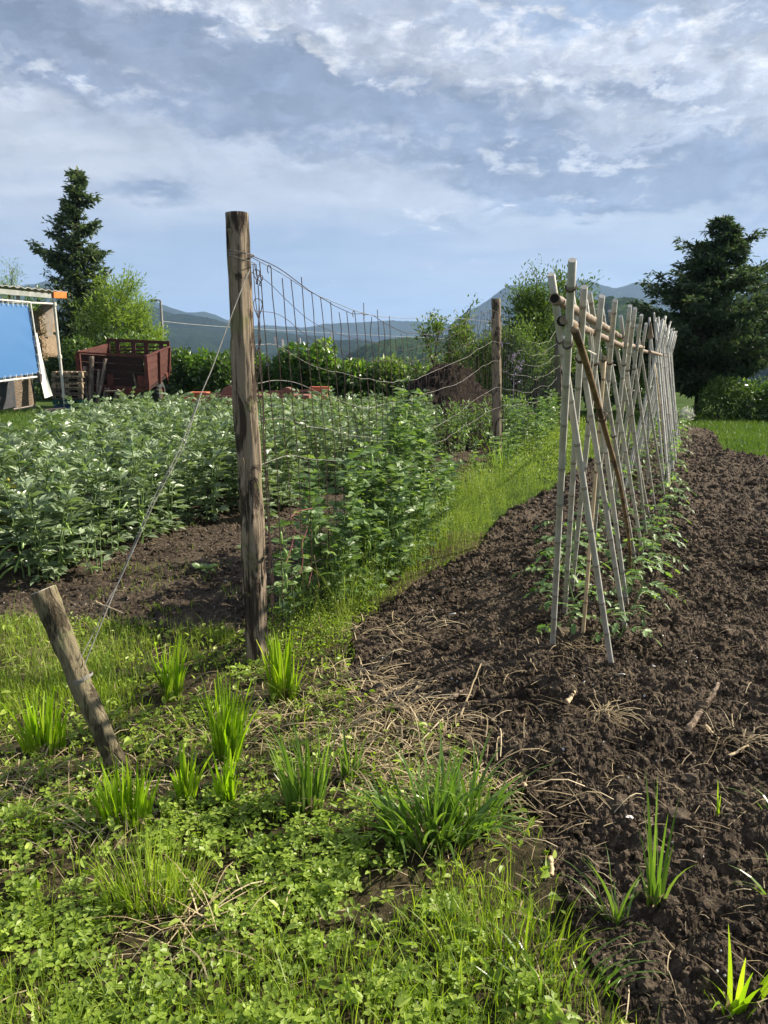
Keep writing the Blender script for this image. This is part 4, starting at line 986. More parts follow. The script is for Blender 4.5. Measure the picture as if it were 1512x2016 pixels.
# ------------------------------------------------------------------ street lamp + cable
LY = 46.0; b = P(322, 705, LY); b.z = -.3; tq_ = P(316, 592, LY)
lp = empty('street_lamp', b); tag(lp, 'tall leaning street lamp pole beyond the trailer', 'street lamp')
mb = MB(); mb.tube([b, b.lerp(tq_, .5), tq_], [.12, .10, .07], 10); mb.tube([b+Vector((-.3, 0, 0)), b.lerp(tq_, .72)], .04, 6); rel(mb.build('pole', M['lamp'], lp), b)
a = P(302, 591, LY); mb = MB(); mb.tube([tq_, tq_+Vector((-.15, 0, .05)), a+Vector((.1, 0, 0))], .045, 6); rel(mb.build('arm', M['lamp'], lp), b)
mb = MB(); mb.box(tuple(a+Vector((.05, 0, 0))), (.42, .2, .09)); mb.box(tuple(a+Vector((.03, 0, -.055))), (.3, .14, .03)); rel(mb.build('lamp_head', M['lamp'], lp), b)
mb = MB(); pts = [P(318, 632, LY), P(360, 637, LY+2), P(420, 642, LY+5), P(500, 647, LY+9), P(640, 655, LY+16), P(900, 668, LY+28)]; mb.tube(resample(pts, 40), .009, 4); tag(mb.build('power_line', M['pipe']), 'thin pale overhead cable running right from the lamp pole', 'cable')

# ------------------------------------------------------------------ clay tiles and red machine behind the beans
for k, (px, py, n) in enumerate([(366, 789, 3), (385, 783, 4), (402, 776, 3)]):
    p = P(px, py, 20.5); e = MB(); w = .25; zt = P(px, 771, 20.5).z
    for q in range(14):
        for r_ in range(4):
            c = (p.x+r_*.062-.1, 20.5+.0+random.uniform(-.01, .01), zt-.03-q*.055-(k == 0)*.12); e.box(c, (.055, .42, .045), None, random.random())
    e.box((p.x, 20.5, (zt-.9)/2), (.26, .4, max(.05, zt-.9)))
    tag(e.build('roof_tile_stack', M['tile']), ('leftmost lower stack of orange red clay roof tiles', 'middle stack of orange red clay roof tiles', 'rightmost stack of orange red clay roof tiles by the hedge')[k], 'tiles', 'stacks of clay roof tiles behind the beans')
mz = P(520, 772, 19.5); me_ = empty('red_farm_implement', Vector((mz.x, 19.5, 0))); tag(me_, 'low red farm implement with two rounded covers showing above the bean plants', 'farm implement')
L0 = Vector((mz.x, 19.5, 0))
xa, xb = P(405, 772, 19.5).x, P(610, 772, 19.5).x; zt = P(500, 777, 19.5).z
mb = MB(); mb.box(((xa+xb)/2, 19.7, zt-.06), (xb-xa, .9, .10)); mb.box(((xa+xb)/2, 19.3, zt-.22), (xb-xa-.1, .06, .22)); mb.slab((xa, 19.4, zt+.02), (xb, 19.4, zt+.10), .06, .05)
for xx in (xa+.15, (xa+xb)/2, xb-.15): mb.box((xx, 19.7, (zt-.1)/2), (.1, .6, zt-.12))
rel(mb.build('deck', M['machine'], me_), L0)
for px, r_ in ((456, .21), (566, .17)):
    c = P(px, 772, 19.6); mb = MB(); a = np.linspace(0, pi, 13)
    V = [(c.x+r_*cos(q)*1.1, 19.4+yy, zt-.02+r_*1.15*sin(q)) for yy in (0, .5) for q in a]; F = [(i, i+1, 14+i, 13+i) for i in range(12)]+[tuple(range(13))[::-1], tuple(range(13, 26)), (0, 13, 25, 12)]
    mb.add(V, F); rel(mb.build('round_cover', M['machine'], me_, False), L0)
p = P(622, 765, 20.5); mb = MB(); mb.box((p.x+.1, 20.5, p.z), (.5, .3, .10)); mb.box((p.x+.1, 20.5, p.z/2-.03), (.4, .2, p.z-.05)); tag(mb.build('clay_block', M['tile']), 'reddish block just showing right of the farm implement', 'block')

# ------------------------------------------------------------------ manure heap
def heap():
    c = P(872, 800, 14.9); c.z = 0; n, k = 90, 60; V = []
    for j in range(k+1):
        f = j/k
        for i in range(n):
            a = i/n*2*pi; r_ = f*(1.0+.22*sin(a*2+1)+.12*sin(a*3))
            x = c.x+cos(a)*r_*1.05; y = c.y+sin(a)*r_*1.3
            h = P(860, 722, 14.9).z*max(0, cos(min(1, f)*pi/2))**.75*(1+.12*sin(a+2.3)*f); V.append((x, y, h-.03*f))
    V = np.array(V); nn = fbm(V[:, 0]*3, V[:, 1]*3, V[:, 2]*3, 4, 90)-.5; n2 = fbm(V[:, 0]*12, V[:, 1]*12, V[:, 2]*12, 3, 91)-.5
    V[:, 2] += nn*.42+n2*.26; V[:, 0] += n2*.3; V[:, 2] = np.maximum(V[:, 2], -.05)
    F = [(j*n+i, j*n+(i+1) % n, (j+1)*n+(i+1) % n, (j+1)*n+i) for j in range(k) for i in range(n)]
    mb = MB(); mb.add(V, [f[::-1] for f in F]); o = rel(mb.build('manure_heap', M['manure'], None, True), c); o.location = c
    tag(o, 'dark brown rounded heap of composted manure beyond the beans', 'compost heap')
heap()
# ------------------------------------------------------------------ trees
QL = (np.array([[0, 0, 0], [.45, .2, .06], [1, 0, -.05], [.45, -.2, .06]]), np.array([[0, 3, 2, 1]]))
def spray(mb, pts, outd, n, size, spread, droop=.0, w=1.0):
    """leaf-like needles/leaves scattered round a list of points"""
    pts = np.asarray(pts); idx = rng.integers(0, len(pts), n); T = pts[idx]+rng.normal(0, 1, (n, 3))*spread
    d = np.asarray(outd)[idx]+rng.normal(0, .55, (n, 3)); d[:, 2] -= droop; nn = rng.normal(0, .5, (n, 3))+np.array([0, 0, 1.0])
    s_ = size*rng.uniform(.6, 1.3, n); MM = frames(d, nn)*s_[:, None, None]; MM[:, :, 1] *= w
    mb.inst(QL[0], QL[1], MM, T, np.clip(rng.normal(.45, .25, n), 0, 1))
def conifer(name, label, base, topz, prof, tx, lens=(), nb=150, seed=1, leaf=.2, up=.25, group=None, dens=46, sprd=.09):
    """prof: list of (height fraction, radius m)"""
    random.seed(seed); e = empty(name, base); tag(e, label, 'tree', group)
    H_ = topz-base.z; mb = MB(); tr = [Vector((base.x+(tx-base.x)*(f**1.2)+.05*sin(f*7+seed), base.y, base.z+H_*f)) for f in np.linspace(0, 1, 14)]
    mb.tube(tr, [max(.012, .03*H_*(1-f)**1.0*.8) for f in np.linspace(0, 1, 14)], 8)
    fol = MB(); hf = [p[0] for p in prof]; rf = [p[1] for p in prof]
    allb = [(None, None, None)]*nb+list(lens)
    for i, (hh, aa, ll) in enumerate(allb):
        h = hh if hh is not None else hf[0]+(1-hf[0])*((i+random.random())/nb)**1.15
        a = aa if aa is not None else random.uniform(0, 2*pi)
        R_ = ll if ll is not None else np.interp(h, hf, rf)*random.choice([.55, .75, .9, 1.0, 1.12])
        f = h*13; k = min(12, int(f)); o_ = tr[k].lerp(tr[k+1], f-k)
        m = max(4, int(R_*7)); t_ = np.linspace(0, 1, m)
        x = o_.x+cos(a)*R_*t_; y = o_.y+sin(a)*R_*t_; z = o_.z-.10*R_*np.sin(t_*pi)+up*R_*t_**2.2
        pts = np.stack([x, y, z], 1); mb.tube(pts, np.linspace(.02+.012*R_, .006, m), 4, cap=False)
        od = np.tile([cos(a), sin(a), .15], (m, 1)); n = int(dens*(.35+R_)); 
        wgt = np.repeat(pts[1:] if m > 2 else pts, 1, 0); sp_ = sprd*(.5+.5*R_)
        spray(fol, pts[max(0, m//6):], od[max(0, m//6):], n, leaf, np.array([sp_*1.2, sp_*1.2, sp_*.45]), .10)
        # side twigs
        for q in range(int(2+R_*3.5)):
            u = random.uniform(.25, .95); p0 = np.array([np.interp(u, t_, x), np.interp(u, t_, y), np.interp(u, t_, z)]); sa_ = a+random.choice([-1, 1])*random.uniform(.5, 1.1); L = R_*(1-u)*.6+.18
            tt = np.linspace(0, 1, 4)[:, None]; p = p0+np.array([cos(sa_), sin(sa_), .12])*L*tt
            spray(fol, p, np.tile([cos(sa_), sin(sa_), .12], (4, 1)), int(dens*.45*(.3+L)), leaf*.9, sp_*.35, .1)
    rel(mb.build('trunk', M['trunk'], e, True), base); rel(fol.build('crown', M['conifer'], e), base); return e
CY = 33.0; cb = P(150, 792, CY); cb.z = 0; zt = P(150, 335, CY).z; px = CY/FPX
def pr(lst, y0, y1): return [((y1-y)/(y1-y0), w*px) for y, w in lst][::-1]
conifer('conifer_tree', 'tall narrow dark conifer with bent tip behind the shed', cb, zt, pr([(335, 2), (350, 9), (380, 14), (410, 18), (440, 27), (480, 33), (520, 42), (560, 52), (600, 60), (650, 68), (720, 74), (770, 60)], 335, 792), P(153, 335, CY).x,
        lens=[((792-500)/457, pi, 78*px), ((792-505)/457, pi+.25, 70*px), ((792-515)/457, pi-.2, 62*px), ((792-393)/457, 0, 34*px), ((792-398)/457, .2, 30*px), ((792-447)/457, 0, 34*px), ((792-452)/457, -.2, 38*px), ((792-512)/457, .1, 50*px), ((792-512)/457, -.2, 46*px), ((792-545)/457, .1, 52*px), ((792-448)/457, pi, 46*px), ((792-470)/457, pi, 44*px)], nb=165, seed=4, leaf=.24, up=.28, dens=50)
CY2 = 21.0; px = CY2/FPX; cb = P(1368, 838, CY2); cb.z = 0; zt = P(1420, 430, CY2).z
conifer('conifer_tree', 'broad dark bushy conifer standing over the right end of the bamboo row', cb, zt, pr([(430, 2), (445, 14), (480, 30), (520, 52), (560, 84), (610, 116), (680, 126), (730, 108), (765, 66), (790, 20)], 430, 838), P(1420, 430, CY2).x,
        lens=[((838-470)/408, 0, 70*px), ((838-485)/408, pi, 70*px), ((838-560)/408, pi, 108*px), ((838-575)/408, pi-.2, 116*px), ((838-530)/408, 0, 120*px), ((838-600)/408, 0, 190*px), ((838-650)/408, 0, 200*px), ((838-640)/408, pi, 118*px), ((838-700)/408, .3, 170*px), ((838-620)/408, -.3, 190*px), ((838-560)/408, .2, 160*px)], nb=210, seed=8, leaf=.15, up=.16, dens=95, sprd=.075)
def lobes(mb, ls, n, size, w=1.0, out=.6, lo=.72):
    """ls: ellipsoids (cx,cy,cz,rx,ry,rz)"""
    ls = np.array(ls, float); vol = ls[:, 3]*ls[:, 5]+ls[:, 4]*ls[:, 5]; idx = rng.choice(len(ls), n, p=vol/vol.sum()); L = ls[idx]
    d = rng.normal(0, 1, (n, 3)); d /= np.linalg.norm(d, axis=1)[:, None]; r = lo+(1.08-lo)*rng.random(n)**.6
    q = d*L[:, 3:6]; b = .16*(fbm(q[:, 0]*2.3+idx*7, q[:, 1]*2.3, q[:, 2]*2.3, 3, 77)-.5)*2; T = L[:, :3]+q*(r+b)[:, None]
    keep = T[:, 2] > .03; T, d = T[keep], d[keep]; n = len(T)
    dd = d*out+rng.normal(0, .6, (n, 3)); nn = d*.4+np.array([0, 0, .8])+rng.normal(0, .5, (n, 3)); s_ = size*rng.uniform(.6, 1.3, n)
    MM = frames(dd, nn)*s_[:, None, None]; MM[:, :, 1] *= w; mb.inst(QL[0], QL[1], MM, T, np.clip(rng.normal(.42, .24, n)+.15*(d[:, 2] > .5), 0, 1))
def shrub(name, label, base, ls, n, size, mat, cat='shrub', group=None, w=1.3, stems=3, h=1.0):
    e = empty(name, base); tag(e, label, cat, group); mb = MB(); lobes(mb, ls, n, size, w); rel(mb.build('foliage', mat, e), base)
    mb = MB()
    for k in range(stems):
        L = ls[k % len(ls)]; mb.tube([(base.x+random.uniform(-.1, .1), base.y, base.z-.02), ((base.x+L[0])/2, (base.y+L[1])/2, L[2]*.5), (L[0], L[1], L[2]+L[5]*.3)], [.03, .02, .008], 5)
    rel(mb.build('stem', M['trunk'], e), base); return e
def hedgerow(x0, x1, Y, topf, n, label, mat, size, seed, dep=.9, dens=1500, name='hedge_shrub', group='shrubs of the back hedge', grow=None):
    random.seed(seed)
    for k in range(n):
        pxm = x0+(x1-x0)*(k+.5)/n; yt = np.interp(pxm, [p[0] for p in topf], [p[1] for p in topf]); zt = P(pxm, yt, Y).z; b = P(pxm, 780, Y); b.z = 0
        w = (P(x1, 780, Y).x-P(x0, 780, Y).x)/n; ls = []
        for q in range(7):
            zz = zt*random.uniform(.2, .86); rz = zt*random.uniform(.16, .26); 
            if zz+rz > zt: zz = zt-rz
            ls.append((b.x+random.uniform(-.42, .42)*w, Y+random.uniform(-.3, .3)*dep, zz, w*random.uniform(.28, .42), dep*random.uniform(.4, .6), rz))
        ls.append((b.x, Y, zt*.42, w*.55, dep*.6, zt*.44)); ls.append((b.x+.1*w, Y, zt*.70, w*.36, dep*.5, zt*.29))
        lab = label[k % len(label)] if isinstance(label, list) else label
        shrub(name, lab, b, ls, int(dens*w*zt), size, mat[k % len(mat)] if isinstance(mat, list) else mat, 'shrub', group)
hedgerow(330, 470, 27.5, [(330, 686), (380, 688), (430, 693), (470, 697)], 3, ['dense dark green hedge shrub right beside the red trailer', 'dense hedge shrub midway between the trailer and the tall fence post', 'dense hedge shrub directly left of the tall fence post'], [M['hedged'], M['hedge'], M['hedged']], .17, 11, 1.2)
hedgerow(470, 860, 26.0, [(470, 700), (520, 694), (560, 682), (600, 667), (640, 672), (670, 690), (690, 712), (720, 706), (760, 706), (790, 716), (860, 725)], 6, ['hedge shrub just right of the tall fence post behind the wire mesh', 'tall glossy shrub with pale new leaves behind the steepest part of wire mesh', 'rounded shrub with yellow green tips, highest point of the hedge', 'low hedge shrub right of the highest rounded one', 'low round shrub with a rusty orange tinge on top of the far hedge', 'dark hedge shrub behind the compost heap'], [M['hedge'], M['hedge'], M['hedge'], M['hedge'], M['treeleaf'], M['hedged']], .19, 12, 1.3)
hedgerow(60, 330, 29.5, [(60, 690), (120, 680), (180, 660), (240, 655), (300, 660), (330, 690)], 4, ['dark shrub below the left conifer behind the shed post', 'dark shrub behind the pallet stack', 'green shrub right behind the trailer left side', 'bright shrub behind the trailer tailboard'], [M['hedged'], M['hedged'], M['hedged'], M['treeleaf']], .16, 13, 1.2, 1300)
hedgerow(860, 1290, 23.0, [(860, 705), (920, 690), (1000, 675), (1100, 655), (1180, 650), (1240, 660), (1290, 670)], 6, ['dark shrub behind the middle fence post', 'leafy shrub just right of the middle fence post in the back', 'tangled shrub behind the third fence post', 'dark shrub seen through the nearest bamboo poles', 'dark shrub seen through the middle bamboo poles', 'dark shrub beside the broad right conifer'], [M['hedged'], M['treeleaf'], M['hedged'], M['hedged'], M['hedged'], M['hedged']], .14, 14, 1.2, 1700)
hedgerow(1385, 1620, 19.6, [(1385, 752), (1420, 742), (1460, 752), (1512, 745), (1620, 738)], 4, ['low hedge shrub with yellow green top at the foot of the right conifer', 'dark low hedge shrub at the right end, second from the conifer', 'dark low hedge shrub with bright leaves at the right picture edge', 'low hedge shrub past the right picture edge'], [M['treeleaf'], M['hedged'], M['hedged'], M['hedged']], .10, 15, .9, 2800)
def twiggy(name, label, base, top, spread, mat, n_l, size, seed, w=.8, lean=0, limbs=7, group=None, r0=.05, start=.25):
    """small open tree: trunk, ascending limbs, twigs with leaves along them"""
    random.seed(seed); e = empty(name, base); tag(e, label, 'tree', group); mb = MB(); fol = MB(); H_ = top-base.z
    tr = [base+Vector((lean*f+.08*sin(f*5+seed), .05*sin(f*4), H_*f*.8)) for f in np.linspace(0, 1, 8)]
    mb.tube(tr, np.linspace(r0, r0*.25, 8), 7); tips = []; dirs = []
    for k in range(limbs):
        f = start+(1-start)*(k+random.random()*.6)/limbs; i = min(6, int(f*7)); o_ = tr[i].lerp(tr[i+1], f*7-i); a = k*2.4+random.random()
        L = spread*random.uniform(.7, 1.2)*(1.15-f*.55); el_ = random.uniform(.45, 1.0)+f*.35
        d = Vector((cos(a)*cos(el_), sin(a)*cos(el_), sin(el_))); pts = [o_+d*L*t_+Vector((0, 0, .12*L*t_*t_)) for t_ in np.linspace(0, 1, 6)]
        mb.tube(pts, np.linspace(r0*.45, .008, 6), 5, cap=False)
        for q in range(7):
            u = random.uniform(.25, 1); i2 = min(4, int(u*5)); p0 = pts[i2].lerp(pts[i2+1], u*5-i2); d2 = (d+Vector((random.uniform(-1, 1), random.uniform(-1, 1), random.uniform(-.3, .9)))*.8).normalized(); l2 = L*random.uniform(.25, .5)
            tw = [p0+d2*l2*t_ for t_ in np.linspace(0, 1, 4)]; mb.tube(tw, np.linspace(.009, .003, 4), 3, cap=False)
            for p in tw: tips.append(list(p)); dirs.append(list(d2))
    spray(fol, tips, dirs, n_l, size, .09*spread/.9, .15, w)
    rel(mb.build('trunk', M['trunk'], e, True), base); rel(fol.build('crown', mat, e), base); return e
def gp(px, Y): p = P(px, 700, Y); p.z = 0; return p
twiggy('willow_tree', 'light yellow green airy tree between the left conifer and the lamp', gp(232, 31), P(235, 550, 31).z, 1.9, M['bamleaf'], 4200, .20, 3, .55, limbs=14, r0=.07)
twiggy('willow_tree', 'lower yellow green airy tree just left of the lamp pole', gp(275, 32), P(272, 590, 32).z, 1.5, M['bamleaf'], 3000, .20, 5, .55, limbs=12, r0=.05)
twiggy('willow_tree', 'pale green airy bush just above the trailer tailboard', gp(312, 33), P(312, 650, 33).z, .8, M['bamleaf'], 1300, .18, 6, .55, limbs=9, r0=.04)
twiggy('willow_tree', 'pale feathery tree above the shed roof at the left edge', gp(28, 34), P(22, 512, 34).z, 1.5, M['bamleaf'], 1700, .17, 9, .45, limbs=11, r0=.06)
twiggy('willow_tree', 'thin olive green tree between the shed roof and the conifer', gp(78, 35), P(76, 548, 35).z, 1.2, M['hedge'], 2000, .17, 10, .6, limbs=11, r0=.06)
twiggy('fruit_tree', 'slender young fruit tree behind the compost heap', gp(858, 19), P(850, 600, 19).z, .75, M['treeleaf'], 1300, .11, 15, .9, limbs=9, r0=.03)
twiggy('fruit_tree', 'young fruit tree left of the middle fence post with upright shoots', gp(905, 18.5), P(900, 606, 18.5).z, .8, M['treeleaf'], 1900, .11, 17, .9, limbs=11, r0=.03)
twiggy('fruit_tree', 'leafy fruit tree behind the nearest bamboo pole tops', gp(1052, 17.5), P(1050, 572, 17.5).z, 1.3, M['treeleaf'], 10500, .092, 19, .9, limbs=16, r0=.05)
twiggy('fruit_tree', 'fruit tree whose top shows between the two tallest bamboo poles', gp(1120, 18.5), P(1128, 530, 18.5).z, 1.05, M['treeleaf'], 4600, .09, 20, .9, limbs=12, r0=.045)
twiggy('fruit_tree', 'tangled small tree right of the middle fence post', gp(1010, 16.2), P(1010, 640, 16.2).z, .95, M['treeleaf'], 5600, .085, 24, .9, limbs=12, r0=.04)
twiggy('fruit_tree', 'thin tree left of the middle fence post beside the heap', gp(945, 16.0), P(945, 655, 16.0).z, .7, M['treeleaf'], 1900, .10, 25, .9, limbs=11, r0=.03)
# purple blossom by fence post, yellow flowers at the right tree, white flowering weed
mb = MB(); c = P(1012, 722, 15.4); spray(mb, [list(c+Vector((random.gauss(0, .14), random.gauss(0, .1), random.gauss(0, .14)))) for _ in range(14)], np.tile([0, 0, 1.], (14, 1)), 130, .05, .05); mb.tube([(c.x, c.y, 0), tuple(c)], .004, 4)
tag(mb.build('lilac_bush', M['flower']), 'pale purple flowering bush just right of the middle fence post', 'bush')
mb = MB(); c = P(1350, 818, 18.5); spray(mb, [list(c+Vector((random.gauss(0, .07), random.gauss(0, .07), random.gauss(0, .07)))) for _ in range(14)], np.tile([0, 0, 1.], (14, 1)), 500, .07, .05); mb.tube([(c.x, c.y, 0), tuple(c)], .03, 4)
tag(mb.build('flowering_weed', M['wflower']), 'small white flowering weed at the trunk of the right conifer', 'plant')

# ------------------------------------------------------------------ broad beans
def bean_proto(seed, hgt=.92, ns=4, low=False):
    random.seed(seed); r2 = np.random.default_rng(seed); st = MB(); lv = MB(); T = []; D = []; Nn = []; S = []; At = []
    for s_ in range(ns):
        a = random.uniform(0, 2*pi); lean = random.uniform(.02, .20); H_ = hgt*random.uniform(.82, 1.05); bx, by = cos(a)*.05, sin(a)*.05
        n = int(H_/.062); pts = [(bx+cos(a)*lean*H_*(i/n)**1.3, by+sin(a)*lean*H_*(i/n)**1.3, H_*i/n) for i in range(n+1)]
        st.tube(pts, np.linspace(.0065, .003, n+1), 5, cap=False, a=.5)
        ph = random.uniform(0, 6)
        for i in range(1, n+1):
            f = i/n; p = Vector(pts[i]); la = ph+i*2.45; top = f > .86
            el_ = (.12+.95*f**1.5)+random.uniform(-.15, .15) if not top else random.uniform(.8, 1.35)
            pl = (.055+.02*random.random())*(1.0 if not top else .5); d = Vector((cos(la)*cos(el_), sin(la)*cos(el_), sin(el_)))
            st.tube([p, p+d*pl], [.0022, .0016], 3, cap=False)
            nl = random.choice([4, 4, 5, 6]); side = Vector((-sin(la), cos(la), 0)); upv = side.cross(d)*-1
            if upv.z < 0: upv = -upv
            sz0 = (.092 if not top else .064)*random.uniform(.85, 1.15)
            for q in range(nl):
                pos = p+d*(pl*(.35+.65*(q//2+1)/((nl+1)//2))); sg = 1 if q % 2 else -1; sp = .85-.25*(q//2)
                dd = (d*cos(sp)+side*sg*sin(sp)+Vector((0, 0, random.uniform(-.25, .25)))).normalized()
                T.append(list(pos)); D.append(list(dd)); Nn.append(list(upv+Vector((random.uniform(-.5, .5), random.uniform(-.5, .5), random.uniform(-.2, .3))))); S.append(sz0*random.uniform(.85, 1.15))
                At.append(min(1, max(0, random.gauss(.5+.12*(f > .8), .28))) if random.random() > .012 else 1.0)
            if random.random() < .25 and .15 < f < .6:
                q = p; dd = Vector((cos(la+.5)*.5, sin(la+.5)*.5, .8)); 
    MM = frames(np.array(D), np.array(Nn))*np.array(S)[:, None, None]; t_ = leaf_t(.38, .10, .18); lv.inst(t_[0], t_[1], MM, np.array(T), np.array(At))
    return st, lv
bean_lab = 'broad bean plant with grey green leaves inside the dense bed'
protos = []
for k in range(7):
    st, lv = bean_proto(300+k, .93 if k < 5 else .84, 5 if k < 6 else 4); e = empty('broad_bean_plant'); e['category'] = 'plant'; e['group'] = 'broad bean plants in the bed'; e['label'] = bean_lab
    st.build('stem', M['stem'], e, True); lv.build('foliage', M['bean'], e, False); protos.append(e)
# front plants of their own look
bean_poly = [(-4.5, 5.2), W(-160, 1165), W(0, 1142), W(120, 1145), W(225, 1138), W(320, 1082), W(430, 1045), W(520, 1018), W(650, 985), (.35, 10.2), (1.35, 14.9), (-.5, 15.6), (-4.9, 15.2), (-5.1, 12.8), (-4.0, 9.8), (-4.55, 7.9), (-4.8, 6)]
random.seed(99); pts = []; rd = Vector((.30, .95, 0)).normalized(); rv = Vector((.95, -.30, 0)); c0 = Vector((-2.0, 7.0, 0))
for i in range(-22, 26):
    for j in range(-14, 16):
        c = c0+rd*(i*.395+random.uniform(-.07, .07))+rv*(j*.50+random.uniform(-.06, .06))
        pts.append((c.x, c.y))
pts = np.array(pts); pts = pts[inpoly(pts[:, 0], pts[:, 1], bean_poly)]
used = [0]*7
pts = pts[np.argsort(pts[:, 1])]
print('beans', len(pts))
for i, (x, y) in enumerate(pts[:298]):
    k = random.randrange(7); e = protos[k] if not used[k] else copy_tree(protos[k]); used[k] += 1
    s_ = random.uniform(.88, 1.12)*(.93 if y < 6.2 else 1.0-.012*max(0, y-8))*.97; e.location = (x, y, gzf(x, y)-.01); e.rotation_euler = (random.uniform(-.06, .06), random.uniform(-.06, .06), random.uniform(0, 6.28)); e.scale = (s_*1.2, s_*1.2, s_)
def special_bean(px, py, h, label, seed, lowy=False, sc=1.0, pods=False, ns=3):
    p = G(px, py); st, lv = bean_proto(seed, h, ns, True); e = empty('broad_bean_plant', (p.x, p.y, gzf(p.x, p.y)-.01)); e.scale = (sc,)*3; tag(e, label, 'plant', 'broad bean plants in the bed')
    st.build('stem', M['stem'], e, True); lv.build('foliage', M['beanlow'] if lowy else M['bean'], e)
    if pods:
        for k in range(6):
            a = random.uniform(2.8, 5.6); z = random.uniform(.08, .38); pp = [(cos(a)*.05, sin(a)*.05, z), (cos(a)*.10, sin(a)*.10, z+.02), (cos(a)*.17, sin(a)*.17, z-.02), (cos(a)*.21, sin(a)*.21, z-.07)]
            mb = MB(); mb.tube(smoothp(resample(pp, 12)), [.003]+[.009+.0015*(q % 2) for q in range(10)]+[.002], 7); mb.build('pod', M['pod'], e, True)
special_bean(8, 1075, .55, 'yellowing broad bean plant at the left picture edge low in the bed', 401, True, ns=4)
special_bean(-30, 1040, .60, 'yellowing broad bean plant just outside the left picture edge', 402, True)
special_bean(195, 1128, .32, 'small low broad bean plant at the near bed corner right of the stake', 403)
special_bean(125, 1120, .75, 'broad bean plant with hanging pods at the bed front just above the stake top', 404, False, 1.0, True, 5)
special_bean(60, 1135, .70, 'broad bean plant with pods in the front row left of the stake top', 405, False, 1.0, True, 4)
special_bean(270, 1075, .62, 'broad bean plant with a few pods where the guy wire passes the bed edge', 406, False, 1.0, True, 4)
special_bean(415, 1030, .75, 'broad bean plant with bare pale stem base, at the bed edge by the tall post', 407, False, 1.0, False, 2)
# small round-leaved seedlings in the bare soil
def rosette(px, py, n, size, label, mat, name='seedling'):
    p = G(px, py); mb = MB(); a = np.arange(n)*2.4; el_ = rng.uniform(.25, .8, n); d = np.stack([np.cos(a)*np.cos(el_), np.sin(a)*np.cos(el_), np.sin(el_)], 1)
    T = d*size*.5; MM = frames(d, np.tile([0, 0, 1.], (n, 1))+rng.normal(0, .2, (n, 3)))*(size*rng.uniform(.7, 1.1, n))[:, None, None]; lt = leaf_t(.75, .10, .25); mb.inst(lt[0], lt[1], MM, T)
    for i in range(n): mb.tube([(0, 0, 0), tuple(T[i])], .0016, 3)
    o = mb.build(name, mat, loc=(p.x, p.y, gzf(p.x, p.y)+.005)); tag(o, label, 'seedling'); return o
rosette(402, 1128, 13, .075, 'small round leaved seedling on the bare soil left of the tall post', M['pea'])
rosette(480, 1085, 7, .06, 'tiny bluish seedling right beside the tall post on its left', M['bean'])
rosette(372, 1040, 6, .06, 'lobed pale green seedling at the foot of the bean plants', M['treeleaf'])

# ------------------------------------------------------------------ peas on the fence
def pea_plant(base, topz, label, seed, nst=5, dens=1.0, pods=3, spread=.10):
    random.seed(seed); e = empty('pea_plant', base); tag(e, label, 'plant', 'pea plants on the wire fence'); st = MB(); lv = MB(); T = []; D = []; Nn = []; S = []
    podb = []
    for s_ in range(nst):
        H_ = topz*random.uniform(.65, 1.03); ph = random.uniform(0, 9); ox = random.uniform(-spread, spread); n = max(6, int(H_/.05))
        pts = [Vector((base.x+fd.x*ox+.03*sin(i*.5+ph)+random.uniform(-.012, .012), base.y+fd.y*ox+.03*cos(i*.4+ph), H_*i/n)) for i in range(n+1)]
        for i in range(n+1): pts[i] += Vector((.10*max(0, i/n-.8)*random.choice([-1, 1]), 0, 0))
        st.tube(pts, .0022, 4, cap=False)
        for i in range(1, n+1):
            if random.random() > dens: continue
            p = pts[i]; a = ph+i*pi+random.uniform(-.9, .9)
            for q in range(2):
                T.append(list(p)); D.append([cos(a+(-1)**q*1.0), sin(a+(-1)**q*1.0), .35]); Nn.append([random.gauss(0, .5), random.gauss(0, .5), 1]); S.append(random.uniform(.05, .085))
            d = Vector((cos(a), sin(a), random.uniform(.1, .7))).normalized(); L = random.uniform(.05, .10); st.tube([p, p+d*L], .0011, 3, cap=False)
            if random.random() < .35:
                tt = [p+d*L]; q_ = Vector(d)
                for u in range(6): q_ = (q_+Vector((random.gauss(0, .4), random.gauss(0, .4), .25))).normalized(); tt.append(tt[-1]+q_*.02)
                st.tube(tt, .0007, 3, cap=False)
            for q in range(random.choice([2, 4, 4])):
                pos = p+d*L*(.6+.4*(q//2)); sd_ = Vector((-sin(a), cos(a), 0))*(1 if q % 2 else -1); T.append(list(pos)); D.append(list(sd_+d*.5+Vector((0, 0, random.uniform(-.3, .3))))); Nn.append([random.gauss(0, .5), random.gauss(0, .5), 1]); S.append(random.uniform(.05, .082))
            if len(podb) < pods and random.random() < .2 and i > 2: podb.append((p+Vector((random.uniform(-.05, .05), -random.uniform(.07, .13), 0)), a))
    MM = frames(np.array(D), np.array(Nn))*np.array(S)[:, None, None]; t_ = leaf_t(.62, .08, .15); lv.inst(t_[0], t_[1], MM, np.array(T))
    rel(st.build('vine', M['stem'], e), base); rel(lv.build('foliage', M['pea'], e), base)
    for p, a in podb:
        L = random.uniform(.075, .11); c = [p, p+Vector((cos(a)*.012, sin(a)*.012, -.01)), p+Vector((cos(a)*.02, sin(a)*.02, -L*.5)), p+Vector((cos(a)*.028, sin(a)*.028, -L))]
        mb = MB(); mb.tube(smoothp(resample(c, 10)), [.0015, .005, .008, .0095, .0095, .0095, .0095, .008, .005, .001], 6); rel(mb.build('pod', M['pod'], e, True), base)
